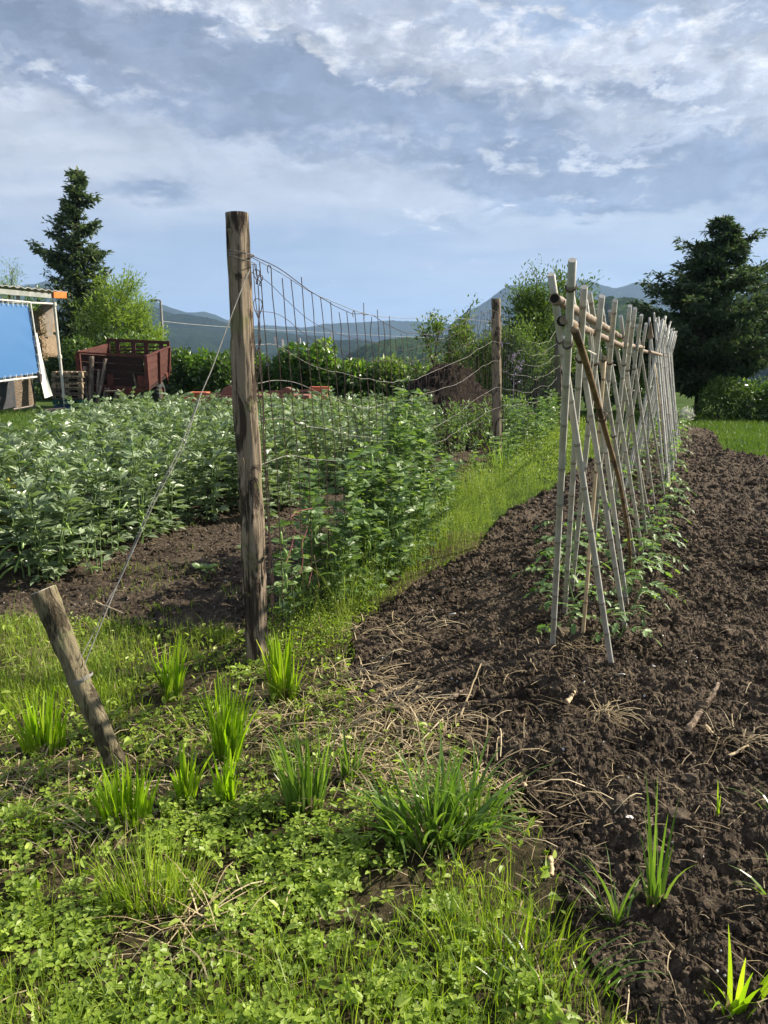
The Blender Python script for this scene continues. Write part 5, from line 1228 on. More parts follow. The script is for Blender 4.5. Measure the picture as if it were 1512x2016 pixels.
pl = [(575, 1080, 2, .5, 1), (600, 990, 3, .6, 2), (625, 935, 4, .7, 3), (650, 905, 5, .75, 5), (675, 890, 6, .85, 6), (700, 880, 7, .85, 8), (722, 872, 7, .85, 7), (745, 850, 6, .85, 6), (768, 795, 6, .8, 4), (790, 740, 6, .8, 3), (812, 760, 5, .8, 2), (835, 800, 5, .85, 1), (865, 890, 4, .8, 1), (900, 880, 3, .7, 0), (935, 860, 3, .7, 0), (960, 850, 4, .8, 0)]
pn = ['sparse lowest pea plant next to the tall fence post', 'thin pea plant second from the tall post', 'pea plant with light pods third from the tall post', 'pea plant fourth from the tall post, reaching mid fence', 'bushy pea plant with many pods in the thick left part of the vines', 'bushy pea plant with hanging pods in the middle of the vines', 'dense pea plant with pods left of the highest vines', 'dense pea plant climbing high just left of the tallest', 'tall pea plant immediately left of the tallest vine', 'tallest pea plant topping the sagging fence mesh', 'tall pea plant immediately right of the tallest vine', 'half high pea plant where the vines thin out', 'low pea plant past the dense vines', 'low sparse pea plant midway to the middle post', 'low sparse pea plant near the middle post', 'pea plant at the left of the middle post foot']
for i, (px, ty, n, dn, pd) in enumerate(pl):
    g = onplane(px, 1000, A0, A1); tz = onplane(px, ty, A0, A1).z; sd_ = random.uniform(-.10, .12); g.z = 0; g = g+Vector((fd.y, -fd.x, 0))*sd_; g.z = gzf(g.x, g.y)
    pea_plant(g, max(.3, tz), pn[i], 500+i, n, dn, pd, .13)
for i in range(12):
    f = (i+.4)/12; g = A1.lerp(A2, f)+Vector((random.uniform(-.1, .35), 0, 0)); g.z = 0; tz = [.6, .95, 1.0, .7, .95, .8, .6, .9, .8, .9, .7, .9][i]
    pea_plant(g, tz, ['pea plant right at the foot of the middle fence post', 'tall light green pea plant just right of the middle post', 'bright pea plant with white blossom between middle and third post', 'pea plant in the far run of fence beyond the middle post'][min(i, 3)], 540+i, 6, .7, 0, .25)
for i, (px, off, tz) in enumerate([(640, .12, .42), (675, .2, .50), (705, .26, .55), (735, .22, .6), (765, .25, .62), (800, .2, .6), (830, .22, .5)]):
    g = onplane(px, 1000, A0, A1); g.z = 0; g = g+Vector((fd.y, -fd.x, 0))*off; g.z = gzf(g.x, g.y); pea_plant(g, tz*1.25, 'low pea plant flopping from the fence over the weedy grass strip', 560+i, 5, .8, 3, .16)
# leafy undergrowth beyond the middle fence panel
random.seed(5)
for i in range(9):
    f = (i+.5)/9; b = Vector((.9+f*2.0, 12.2+f*3.2+random.uniform(-.4, .4), 0)); 
    shrub('garden_herb', 'leafy garden plant growing between the bean bed and the middle fence post', b, [(b.x+random.uniform(-.1, .1), b.y, .30, .28, .28, .30), (b.x, b.y, .5+.15*random.random(), .18, .18, .28)], 420, .075, M['pea'], 'plant', 'leafy plants by the middle fence post', 1.0, 2)
# dry flower stalk and pink stems between post and peas
mb = MB(); a = onplane(600, 1040, A0, A1); 
pts = [G(638, 1262), G(618, 1210)+Vector((0, .05, .12)), onplane(600, 1150, A0, A1)+Vector((.1, -.1, 0)), onplane(588, 1085, A0, A1)+Vector((.1, -.1, 0))]
mb.tube(smoothp(resample(pts, 20)), np.linspace(.004, .0025, 20), 5); tag(mb.build('dry_stalk', M['straw']), 'single pale bent stalk leaning in front of the pea plants', 'stalk')
mb = MB()
for pp in ([(548, 1105), (560, 1070), (566, 1040), (552, 1020), (570, 1005), (600, 1000)], [(575, 1130), (582, 1100), (578, 1070), (590, 1040)], [(590, 1160), (600, 1120), (594, 1090)]):
    mb.tube(smoothp(resample([onplane(a, b, A0, A1)+Vector((fd.y, -fd.x, 0))*.05 for a, b in pp], 20)), .002, 4)
tag(mb.build('pink_bramble_stem', M['pinkstem']), 'curling pink red stems beside the tall fence post', 'stem')

# ------------------------------------------------------------------ tomatoes along the bamboo
def toothed():
    n = 6; v = [[0, 0, 0]]; up = []; lo = []
    for i in range(1, n):
        x = i/n; w = .26*sin(x*pi)**.7*(1.25 if i % 2 else .72)
        up.append([x-.03, w, .05-.12*x*x]); lo.append([x-.03, -w, .05-.12*x*x])
    mid_ = [[i/n, 0, -.12*(i/n)**2] for i in range(n+1)]; v = np.array(mid_+up+lo); f = []
    m = n+1; u = m; l = m+n-1
    f += [(0, 1, u), (0, l, 1)]
    for i in range(1, n-1): f += [(i, i+1, u+i-1), (i+1, u+i, u+i-1), (i, l+i-1, i+1), (i+1, l+i-1, l+i)]
    f += [(n-1, n, u+n-2), (n-1, l+n-2, n)]; return v, np.array(f)
TL = toothed()
def tomato(px, py, h, label, seed, d3=None):
    random.seed(seed); p = G(px, py) if d3 is None else d3; base = Vector((p.x, p.y, gzf(p.x, p.y)+.04)); e = empty('tomato_plant', base); tag(e, label, 'plant', 'tomato plants along the bamboo row')
    st = MB(); T = []; D = []; Nn = []; S = []
    n = int(h/.04); ph = random.random()*6; pts = [Vector((.02*sin(i*.6+ph), .02*cos(i*.5), h*i/n-.04)) for i in range(n+1)]; st.tube(pts, np.linspace(.006, .003, n+1), 5)
    for i in range(2, n+1):
        a = ph+i*2.4; f = i/n; L = (.25-.08*f)*random.uniform(.8, 1.2); m = 7; lp_ = []
        for q in range(m): t_ = q/(m-1); lp_.append(pts[i]+Vector((cos(a), sin(a), 0))*L*t_+Vector((0, 0, L*(.55*t_-.75*t_*t_+.25*f*t_))))
        st.tube(lp_, np.linspace(.0026, .0012, m), 3, cap=False)
        for q in range(2, m):
            dq = (lp_[q]-lp_[q-1]).normalized(); sd_ = Vector((-sin(a), cos(a), 0)); big = .06*(1-.25*abs(q-4)/3)*random.uniform(.8, 1.2)
            for sg in (-1, 1):
                if q == m-1: continue
                T.append(list(lp_[q])); D.append(list(sd_*sg+dq*.45+Vector((0, 0, random.uniform(-.35, .1))))); Nn.append([random.gauss(0, .3), random.gauss(0, .3), 1]); S.append(big if q % 2 == 0 else big*.55)
            if q == m-1: T.append(list(lp_[q])); D.append(list(dq)); Nn.append([0, 0, 1]); S.append(big*1.2)
    mb = MB(); MM = frames(np.array(D), np.array(Nn)+rng.normal(0, .25, (len(D), 3)))*np.array(S)[:, None, None]; mb.inst(TL[0], TL[1], MM, np.array(T))
    st.build('stem', M['stem'], e); mb.build('foliage', M['tomato'], e)
tl = [(1092, 1210, .38, 'tomato plant spreading to the left of the nearest left pole'), (1100, 1140, .36, 'tomato plant on the left outside of the row beyond the nearest one'), (1236, 1205, .30, 'tomato plant tucked behind the second right leg'), (1280, 1110, .34, 'tomato plant between fourth and fifth on the right side'), (1118, 1262, .42, 'tomato plant at the nearest left foot of the bamboo row'), (1222, 1290, .20, 'small low tomato plant at the foot of the nearest right bamboo pole'), (1250, 1235, .26, 'spreading tomato plant second on the right side of the bamboo row'), (1125, 1180, .40, 'tomato plant second on the left side behind the tallest pole'),
      (1262, 1180, .34, 'tomato plant third on the right side of the bamboo row'), (1158, 1130, .45, 'tomato plant inside the row between the near bamboo legs'), (1290, 1140, .34, 'tomato plant fourth on the right reaching over the tilled soil'), (1175, 1085, .45, 'tomato plant deeper inside the bamboo row on the left'), (1292, 1085, .38, 'tomato plant fifth on the right side of the bamboo row'), (1305, 1045, .36, 'tomato plant sixth on the right side of the bamboo row'), (1320, 1020, .34, 'tomato plant seventh on the right side of the bamboo row'), (1210, 1040, .5, 'tomato plant on the left side halfway along the bamboo row')]
for i, (px, py, h, lb) in enumerate(tl): tomato(px, py, h*1.15, lb, 700+i)
for i in range(14):
    s_ = 4.6+i*.68; sg = 1 if i % 2 else -1; tomato(0, 0, .55, 'yellowish tomato plant in the far end of the bamboo row', 720+i, X0+bu*s_+bv*(sg*.22))

# ------------------------------------------------------------------ grass tufts (single things)
def tuft(px, py, hpx, n, wid, label, seed, mat='tuft', lean=(.05, .5), bw=.0125, name='grass_tuft', rad=.072, tip=.25, cat='grass tuft', group='grass tufts in the lawn'):
    global rng
    p = G(px, py); dpt = p.y/cos(PITCH)*1.0; h = hpx/FPX*(Vector((p.x, p.y, -HC)).length)*.90
    N = int(n*1.15); a = rng.uniform(0, 2*pi, N); r = rad*np.sqrt(rng.random(N)); base = np.stack([r*np.cos(a)*wid, r*np.sin(a)*.7, np.full(N, -.01)], 1)
    az = a+rng.normal(0, .6, N); hh = h*rng.uniform(.35, 1.15, N); le = rng.uniform(lean[0], lean[1], N)*(.4+r/rad)
    mb = MB(); blades(mb, base, az, hh, le, rng.uniform(.8, 1.3, N)*bw, 5, tip)
    # dry base leaves
    m = max(10, n//2); b2 = np.stack([rng.normal(0, rad*.45, m), rng.normal(0, rad*.35, m), np.zeros(m)], 1); ms = MB(); blades(ms, b2, rng.uniform(0, 6.28, m), h*rng.uniform(.15, .4, m), rng.uniform(.6, 1.6, m), np.full(m, bw*.7), 3, .3)
    e = empty(name, (p.x, p.y, gzf(p.x, p.y))); tag(e, label, cat, group); mb.build('blades', M[mat], e); ms.build('dry_base', M['straw'], e)
tuft(88, 1478, 113, 86, 1.2, 'bright upright grass tuft left of the leaning stake', 1)
tuft(335, 1368, 127, 50, 1.0, 'bright cut grass tuft midway between the stake and the tall post', 2, rad=.055)
tuft(445, 1498, 172, 92, .9, 'large dense green tuft below and left of the tall post', 3, rad=.055, bw=.0125)
tuft(558, 1373, 145, 92, 1.0, 'yellow green glowing tuft at the foot of the tall fence post', 4, rad=.06)
tuft(248, 1620, 124, 80, 1.2, 'bright upright tuft just below the foot of the leaning stake', 5)
tuft(365, 1578, 113, 39, .9, 'small bright tuft between the stake foot and the large dense tuft', 6, rad=.04)
tuft(445, 1578, 124, 29, .9, 'narrow bright tuft with few blades right of the small bright one', 7, rad=.035)
tuft(605, 1588, 189, 63, 1.1, 'loose tall dark green tuft with long slanting blades in the middle foreground', 8, 'lush', (.1, .6), .013, tip=.08)
tuft(690, 1528, 118, 29, .9, 'small grey green tuft between the loose tall tuft and the big drooping one', 9, 'lush', (.1, .5), .011, tip=.08, rad=.04)
tuft(845, 1653, 199, 172, 1.6, 'big lush drooping grass clump at the edge of the tilled soil', 10, 'lush', (.3, 1.5), .013, tip=.06, rad=.09)
tuft(920, 1628, 194, 80, 1.4, 'lush drooping grass clump overlapping the big one on its right', 11, 'lush', (.3, 1.5), .0125, tip=.06, rad=.07)
tuft(300, 1778, 150, 200, 1.5, 'fine dark green grass clump rising from the clover', 12, 'grass', (.1, .8), .0042, tip=.05, rad=.10)
tuft(15, 1366, 81, 103, 1.4, 'fine green grass tuft at the left picture edge', 13, 'grass', (.2, .9), .004, tip=.05, rad=.09)
tuft(985, 1868, 135, 130, 1.8, 'tall mixed grass clump at the bottom of the picture by the soil edge', 14, 'grass', (.1, 1.0), .005, tip=.05, rad=.12)
tuft(1290, 1788, 232, 13, 1.2, 'tall sparse weed with ribbed blades standing alone on the dark soil', 15, 'lush', (.1, .6), .013, tip=.04, rad=.02)
tuft(1215, 1818, 162, 16, 1.5, 'drooping narrow leaved weed left of the tall sparse weed', 16, 'lush', (.5, 1.7), .008, tip=.04, rad=.02)
tuft(1413, 1628, 91, 2, 1, 'single short green shoot on the soil at the right', 17, 'tuft', (.05, .2), .008, tip=.1, rad=.008)
tuft(1525, 1628, 118, 11, 1, 'grassy weed leaning in from the right picture edge', 18, 'lush', (.6, 1.6), .010, tip=.05, rad=.03)
tuft(1530, 1788, 129, 16, 1, 'lower grassy weed leaning in from the right picture edge', 19, 'lush', (.6, 1.8), .010, tip=.05, rad=.03)
tuft(1440, 1998, 140, 16, 1.6, 'broad leaved bright weed at the bottom right corner', 20, 'tuft', (.3, 1.3), .017, tip=.06, rad=.04)
tuft(1090, 1953, 150, 45, 1.8, 'arching grass clump at the bottom edge where lawn meets soil', 21, 'lush', (.4, 1.5), .007, tip=.05, rad=.09)
tuft(985, 948, 118, 25, 1.0, 'tall green grass growing at the foot of the middle fence post', 22, 'lush', (.1, .7), .012, tip=.05, rad=.12)
tuft(850, 1078, 64, 29, 1.6, 'green grass patch leaning out of the yellow weeds on the fence side', 23, 'lush', (.6, 1.6), .006, tip=.05, rad=.1)
# ------------------------------------------------------------------ ground cover nobody could count
rng = np.random.default_rng(11)
def scat(x0, x1, y0, y1, N, fn, power=1.0):
    x = rng.uniform(x0, x1, N); y = y0+(y1-y0)*rng.random(N)**power; k = fn(x, y)
    if k.dtype != bool: k = rng.random(N) < k
    x, y = x[k], y[k]; return x, y, gz(x, y)
def onlawn(x, y): return ~inpoly(x, y, soil_poly, .05) & ~inpoly(x, y, bed_poly, .12) & (fence_side(x, y) < 5)
strip_poly = [W(560, 1260), W(640, 1215), W(620, 1120), W(740, 1035), W(860, 990), W(965, 930), W(1040, 870), (2.6, 17.5), (4.3, 17.5)]+soil_edge[:12]
def instrip(x, y): return inpoly(x, y, strip_poly, .04)
clover_poly = [(-2.6, .9), W(-300, 1560), W(0, 1600), W(180, 1650), W(330, 1600), W(430, 1565), W(600, 1640), W(700, 1640), W(800, 1730), W(960, 1790), W(1040, 1900), W(1100, 2016), (.6, .9)]
patches = [(W(180, 1440), .14), (W(520, 1540), .14), (W(300, 1340), .12), (W(140, 1580), .18), (W(740, 1600), .1), (W(470, 1340), .1), (W(400, 1400), .16), (W(640, 1400), .14), (W(600, 1480), .12), (W(420, 1470), .14), (W(760, 1330), .0), (W(300, 1450), .14), (W(60, 1560), .16), (W(520, 1300), .12)]
def cloverd(x, y):
    c = inpoly(x, y, clover_poly, .12)*(.16+.84*(fbm(x*3.2, y*3.2, o=3, seed=61) > .445))*(.25+.75*(fbm(x*11, y*11, o=2, seed=69) > .38)); 
    for (cx, cy), r in patches: c = np.maximum(c, .45*(np.hypot(x-cx, (y-cy)*.8) < r))
    return c*onlawn(x, y)
def strawd(x, y):
    return onlawn(x, y)*(.25+.75*(fbm(x*2.6, y*2.6, o=3, seed=62) > .5))*(1-.6*inpoly(x, y, clover_poly, .05))
# clover leaves (three leaflets on a thin stalk)
def clover_t(w=.9):
    V = []; F = []
    for k in range(3):
        a = k*2*pi/3; c, s_ = cos(a), sin(a)
        pl_ = [(0, 0, 0), (.40, .36*w, .07), (.92, .34*w, .05), (.86, 0, -.02), (.92, -.34*w, .05), (.40, -.36*w, .07), (.45, 0, -.02)]
        o_ = len(V); V += [(c*x-s_*y, s_*x+c*y, z) for x, y, z in pl_]; F += [(o_, o_+6, o_+1), (o_+1, o_+6, o_+2), (o_+6, o_+3, o_+2), (o_, o_+5, o_+6), (o_+5, o_+4, o_+6), (o_+6, o_+4, o_+3)]
    return np.array(V), np.array(F)
CV, CF = clover_t()
x, y, z = scat(-2.6, 1.2, 1.0, 4.6, 52000, cloverd, 1.15); n = len(x); print('clover', n)
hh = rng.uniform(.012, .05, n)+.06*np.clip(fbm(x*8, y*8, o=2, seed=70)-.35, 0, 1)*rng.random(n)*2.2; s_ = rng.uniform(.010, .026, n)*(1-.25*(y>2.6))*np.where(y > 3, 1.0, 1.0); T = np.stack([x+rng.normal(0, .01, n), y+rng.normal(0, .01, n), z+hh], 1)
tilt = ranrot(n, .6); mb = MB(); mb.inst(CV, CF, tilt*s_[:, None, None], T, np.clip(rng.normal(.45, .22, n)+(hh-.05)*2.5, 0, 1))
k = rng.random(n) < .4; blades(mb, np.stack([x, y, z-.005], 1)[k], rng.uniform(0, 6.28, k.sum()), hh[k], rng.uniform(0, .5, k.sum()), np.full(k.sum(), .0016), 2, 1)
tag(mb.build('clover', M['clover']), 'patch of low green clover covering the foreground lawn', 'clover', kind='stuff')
# larger single leaves among the clover (ribbed plantain-like)
x, y, z = scat(-2.4, 1.0, 1.1, 4.8, 4200, lambda a, b: onlawn(a, b)*1.0, 1.1); n = len(x); d = np.stack([rng.normal(0, 1, n), rng.normal(0, 1, n), rng.uniform(.1, .9, n)], 1)
MM = frames(d, np.tile([0, 0, 1.], (n, 1))+rng.normal(0, .4, (n, 3)))*rng.uniform(.016, .05, n)[:, None, None]; mb = MB(); mb.inst(LEAF[0], LEAF[1], MM, np.stack([x, y, z+rng.uniform(.005, .06, n)], 1))
tag(mb.build('broad_weeds', M['clover']), 'small broad leaved weeds scattered through the lawn', 'weeds', kind='stuff')
# fine lawn grass
def grassd(x, y):
    g = .15+.85*(fbm(x*1.9, y*1.9, o=3, seed=63) > .46); left = inpoly(x, y, [(-3, 4.4), W(-200, 1230), W(0, 1225), W(180, 1240), W(330, 1245), W(480, 1240), W(440, 1330), W(330, 1330), W(250, 1420), W(60, 1400), W(-100, 1500)], .06)
    bot = inpoly(x, y, [(-2.5, .8), W(-100, 1880), W(120, 1960), W(420, 1950), W(520, 1890), W(760, 1860), W(900, 1700), W(1060, 1780), W(1240, 2016), (.9, .8)], .08)
    return onlawn(x, y)*np.clip(.13*g+.75*left*g+.60*bot, 0, 1)
x, y, z = scat(-3.2, 1.2, 1.0, 5.2, 110000, grassd, 1.1); n = len(x); print('grass', n)
mb = MB(); blades(mb, np.stack([x, y, z-.004], 1), rng.uniform(0, 6.28, n), rng.gamma(5, .0145, n)+.015, rng.uniform(.1, 1.3, n), rng.uniform(.0018, .0042, n), 4, .08)
tag(mb.build('lawn_grass', M['grass']), 'short green grass blades growing over the near lawn', 'grass', kind='stuff')
# bright yellow green grass at the left back of the lawn
lp2 = [(-4, 4.9), W(-100, 1232), W(0, 1228), W(130, 1240), W(300, 1250), W(320, 1290), W(300, 1340), W(200, 1370), W(60, 1380), W(-100, 1400)]
x, y, z = scat(-4, -.8, 3.4, 5.6, 15000, lambda a, b: inpoly(a, b, lp2, .1)*(.25+.75*(fbm(a*4, b*4, o=2, seed=66) > .47)), 1.0); n = len(x)
mb = MB(); blades(mb, np.stack([x, y, z-.004], 1), rng.uniform(0, 6.28, n), rng.gamma(5, .018, n)+.02, rng.uniform(.1, 1.0, n), rng.uniform(.002, .004, n), 4, .08)
tag(mb.build('bright_grass', M['fine']), 'bright yellow green grass along the bare soil at the left', 'grass', kind='stuff')
# feathery weeds on the strip along the fence
def strip_fine(x, y): return instrip(x, y)*1.0
mb = MB()
x, y, z = scat(-1.2, 5, 3.4, 9.5, 150000, strip_fine, 1.0); n = len(x); print('strip', n)
h = np.clip(.03+1.25*(fbm(x*4.2, y*4.2, o=4, seed=64)-.34), .03, .42)*np.clip((y-3.5)/1.2, .35, 1)
T = np.stack([x, y, z+h*rng.random(n)**.6], 1); d = rng.normal(0, 1, (n, 3)); d[:, 2] = np.abs(d[:, 2]); MM = frames(d, rng.normal(0, 1, (n, 3)))*rng.uniform(.009, .022, n)[:, None, None]
mb.inst(QL[0], QL[1], MM, T)
k = rng.random(n) < .16; blades(mb, np.stack([x, y, z-.005], 1)[k], rng.uniform(0, 6.28, k.sum()), (h*1.3)[k], rng.uniform(.1, 1.1, k.sum()), rng.uniform(.0014, .0026, k.sum()), 3, .4)
x, y, z = scat(0, 6, 9.5, 18, 90000, strip_fine, 1.0); n = len(x); h = np.clip(.05+.9*(fbm(x*2.8, y*2.8, o=4, seed=64)-.33), .04, .36)
d = rng.normal(0, 1, (n, 3)); MM = frames(d, rng.normal(0, 1, (n, 3)))*rng.uniform(.02, .045, n)[:, None, None]; mb.inst(QL[0], QL[1], MM, np.stack([x, y, z+h*rng.random(n)**.6], 1))
x, y, z = scat(-1.2, 5, 3.6, 13, 5200, lambda a, b: strip_fine(a, b)*(fbm(a*2.5, b*2.5, o=2, seed=72) > .5)); n = len(x); blades(mb, np.stack([x, y, z-.005], 1), rng.uniform(0, 6.28, n), rng.uniform(.15, .38, n), rng.uniform(.1, 1.2, n), rng.uniform(.003, .006, n), 4, .1)
tag(mb.build('feathery_weeds', M['fine']), 'feathery yellow green weeds in the strip between fence and tilled soil', 'weeds', kind='stuff')
# darker chickweed near the pea feet and around the tall post
cw = [W(500, 1290), W(560, 1180), W(640, 1130), W(700, 1150), W(745, 1120), W(790, 1130), W(750, 1200), W(690, 1240), W(640, 1290), W(560, 1330)]
x, y, z = scat(-1.2, .8, 3.4, 5.6, 40000, lambda a, b: inpoly(a, b, cw, .06)); n = len(x); h = .03+.12*fbm(x*5, y*5, o=2, seed=65); d = rng.normal(0, 1, (n, 3)); d[:, 2] = np.abs(d[:, 2])
MM = frames(d, np.tile([0, 0, 1.], (n, 1))+rng.normal(0, .6, (n, 3)))*rng.uniform(.007, .016, n)[:, None, None]; mb = MB(); MM[:, :, 1] *= 2; mb.inst(QL[0], QL[1], MM, np.stack([x, y, z+h*rng.random(n)**.7], 1))
x, y, z = scat(-3.0, .4, 2.4, 4.8, 16000, lambda a, b: onlawn(a, b)*(fbm(a*3.5, b*3.5, o=3, seed=68) > .52)); n = len(x); h = rng.uniform(.01, .05, n); d = rng.normal(0, 1, (n, 3)); d[:, 2] = np.abs(d[:, 2])*.5
MM = frames(d, np.tile([0, 0, 1.], (n, 1))+rng.normal(0, .6, (n, 3)))*rng.uniform(.010, .022, n)[:, None, None]; MM[:, :, 1] *= 2; mb.inst(QL[0], QL[1], MM, np.stack([x, y, z+h], 1))
x, y, z = scat(-4, .2, 3.9, 6.6, 9000, lambda a, b: inpoly(a, b, bed_poly, .08)*np.clip((fbm(a*3, b*3, o=3, seed=75)-.50)*7, 0, 1)*np.clip((6.4-b)/1.6, 0, 1)); n = len(x); blades(mb, np.stack([x, y, z], 1), rng.uniform(0, 6.28, n), rng.uniform(.02, .09, n), rng.uniform(.2, 1.3, n), rng.uniform(.003, .006, n), 3, .1)
tag(mb.build('chickweed', M['grass']), 'low chickweed around the feet of the pea plants and the tall post', 'weeds', kind='stuff')
# far grass: behind the beans at left, and the right lawn
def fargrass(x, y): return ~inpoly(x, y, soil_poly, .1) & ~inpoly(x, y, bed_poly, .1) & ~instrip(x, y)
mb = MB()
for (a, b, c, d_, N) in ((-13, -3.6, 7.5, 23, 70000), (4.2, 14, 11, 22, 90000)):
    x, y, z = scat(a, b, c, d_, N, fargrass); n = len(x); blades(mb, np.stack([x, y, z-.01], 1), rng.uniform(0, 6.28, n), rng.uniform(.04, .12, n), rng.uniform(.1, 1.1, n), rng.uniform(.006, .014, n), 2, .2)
tag(mb.build('far_grass_shade_toned', M['farg_shade']), 'short shade-coloured grass beyond the bean bed and beside the far tilled soil', 'grass', kind='stuff')
# straw litter
def litter(mb, x, y, z, L, w, flat=.25, k=4):
    n = len(x); a = rng.uniform(0, 2*pi, n); lift = np.abs(rng.normal(0, flat, n)); bend = rng.normal(0, .22, n); t_ = np.linspace(0, 1, k+1)
    ang = a[:, None]+bend[:, None]*t_[None]; ds = (L/k)[:, None]
    cx = x[:, None]+np.cumsum(np.cos(ang)*ds, 1); cy = y[:, None]+np.cumsum(np.sin(ang)*ds, 1); cz = z[:, None]+.004+lift[:, None]*L[:, None]*np.sin(t_*pi*.8)[None]*.6+rng.uniform(0, .012, n)[:, None]
    px_, py_ = -np.sin(ang)*w[:, None]*.5, np.cos(ang)*w[:, None]*.5
    V = np.stack([np.stack([cx-px_, cy-py_, cz], -1), np.stack([cx+px_, cy+py_, cz+w[:, None]*.3], -1)], 2).reshape(-1, 3); b = (np.arange(n)*2*(k+1))[:, None]+(np.arange(k)*2)[None]
    F = np.stack([b, b+1, b+3, b+2], -1).reshape(-1, 4); mb.f.append(F+mb.nv); mb.a.append(np.repeat(np.clip(rng.normal(.5, .28, n), 0, 1), k)); mb.v.append(V); mb.nv += len(V)
mb = MB(); x, y, z = scat(-3, 1.2, 1.0, 4.7, 9000, strawd, 1.1); n = len(x); litter(mb, x, y, z, rng.gamma(4, .018, n)+.02, rng.uniform(.0012, .0036, n))
for (px_, py_), sx, sy, N in ((W(760, 1395), .08, .05, 160), (W(840, 1440), .11, .06, 140), (W(700, 1345), .14, .08, 160), (W(780, 1250), .16, .08, 90), (W(690, 1460), .14, .12, 110), (W(740, 1510), .10, .08, 80), (W(960, 1560), .10, .08, 110), (W(560, 1440), .3, .18, 400), (W(60, 1590), .25, .15, 300), (W(400, 1860), .08, .06, 60)):
    x = px_+rng.normal(0, sx, N); y = py_+rng.normal(0, sy, N); litter(mb, x, y, gz(x, y)+rng.uniform(0, .03, N), rng.gamma(5, .024, N)+.02, rng.uniform(.0018, .0048, N))
tag(mb.build('straw_litter', M['straw']), 'dry straw and dead grass lying over the lawn and its edge', 'straw', kind='stuff')
mb = MB(); x, y, z = scat(-1, 4, 1.0, 7.5, 4200, lambda a, b: inpoly(a, b, soil_poly), 1.4); n = len(x); litter(mb, x, y, z+soilz(x, y)+.004, rng.gamma(3, .016, n)+.012, rng.uniform(.001, .003, n), .35)
x, y, z = scat(-3, 1, 4.2, 7.5, 900, lambda a, b: inpoly(a, b, bed_poly)); n = len(x); litter(mb, x, y, z+.02, rng.gamma(3, .016, n)+.012, rng.uniform(.001, .003, n), .35)
for (px_, py_), sx, sy, N in ((W(1190, 1435), .04, .03, 90), (W(1450, 1480), .05, .03, 70), (W(1080, 1560), .25, .2, 130), (W(960, 1360), .25, .15, 80), (W(1130, 1300), .1, .05, 90)):
    x = px_+rng.normal(0, sx, N); y = py_+rng.normal(0, sy, N); litter(mb, x, y, gz(x, y)+soilz(x, y)+rng.uniform(0, .012, N), rng.gamma(4, .018, N)+.02, rng.uniform(.0012, .0035, N), .3)
tag(mb.build('dry_fibres', M['straw']), 'fine dry stalks and root fibres lying on the tilled soil', 'straw', kind='stuff')
# soil clods
def lump(seed, sub=1):
    import bmesh
    bm = bmesh.new(); bmesh.ops.create_icosphere(bm, subdivisions=sub+1, radius=1); v = np.array([list(q.co) for q in bm.verts]); f = np.array([[w.index for w in q.verts] for q in bm.faces]); bm.free()
    n = fbm(v[:, 0]*1.3+seed*9, v[:, 1]*1.3, v[:, 2]*1.3+4, 2, seed)-.5; n2 = fbm(v[:, 0]*3.2+seed*9, v[:, 1]*3.2, v[:, 2]*3.2+4, 2, seed)-.5; return v*(1+1.5*n+.9*n2)[:, None]*np.array([1, .85, .7]), f
def ICO(seed):
    p = (1+5**.5)/2; v = np.array([(-1, p, 0), (1, p, 0), (-1, -p, 0), (1, -p, 0), (0, -1, p), (0, 1, p), (0, -1, -p), (0, 1, -p), (p, 0, -1), (p, 0, 1), (-p, 0, -1), (-p, 0, 1)])/1.9
    f = np.array([(0, 11, 5), (0, 5, 1), (0, 1, 7), (0, 7, 10), (0, 10, 11), (1, 5, 9), (5, 11, 4), (11, 10, 2), (10, 7, 6), (7, 1, 8), (3, 9, 4), (3, 4, 2), (3, 2, 6), (3, 6, 8), (3, 8, 9), (4, 9, 5), (2, 4, 11), (6, 2, 10), (8, 6, 7), (9, 8, 1)])
    return v*np.random.default_rng(seed).uniform(.6, 1.35, 12)[:, None]*np.array([1, .8, .7]), f
def rot3(N):
    q = rng.normal(0, 1, (N, 3)); return frames(q, rng.normal(0, 1, (N, 3)))
mb = MB()
for s_ in range(7):
    v, f = lump(s_+1, 1)
    x, y, z = scat(-1, 4.6, 1.0, 7.5, 2600, lambda a, b: inpoly(a, b, soil_poly, .04), 1.35); n = len(x); r = .004+rng.gamma(2.2, .0032, n); r = np.minimum(r, .032)
    mb.inst(v, f, rot3(n)*r[:, None, None], np.stack([x, y, z+soilz(x, y)+r*.25], 1))
v, f = lump(3, 0)
x, y, z = scat(-1, 7.5, 5.5, 15, 14000, lambda a, b: inpoly(a, b, soil_poly, .04), 1.2); n = len(x); r = .010+rng.gamma(2.2, .006, n); mb.inst(v, f, rot3(n)*r[:, None, None], np.stack([x, y, z+soilz(x, y)+r*.2], 1))
x, y, z = scat(-4, 1, 4.2, 8.5, 7000, lambda a, b: inpoly(a, b, bed_poly)); n = len(x); r = .004+rng.gamma(2.2, .0035, n); mb.inst(v, f, rot3(n)*r[:, None, None], np.stack([x, y, z+.012], 1))
for s_ in range(4):
    v, f = lump(s_+21, 1)
    x, y, z = scat(-.6, 4.2, 1.1, 7.0, 110, lambda a, b: inpoly(a, b, soil_poly, .0), 1.2); n = len(x); r = rng.uniform(.022, .045, n); mb.inst(v, f, rot3(n)*r[:, None, None], np.stack([x, y, z+soilz(x, y)-r*.1], 1))
tag(mb.build('soil_clods', M['clod']), 'crumbly dark clods lying all over the tilled soil', 'soil clods', kind='stuff')
mb = MB()
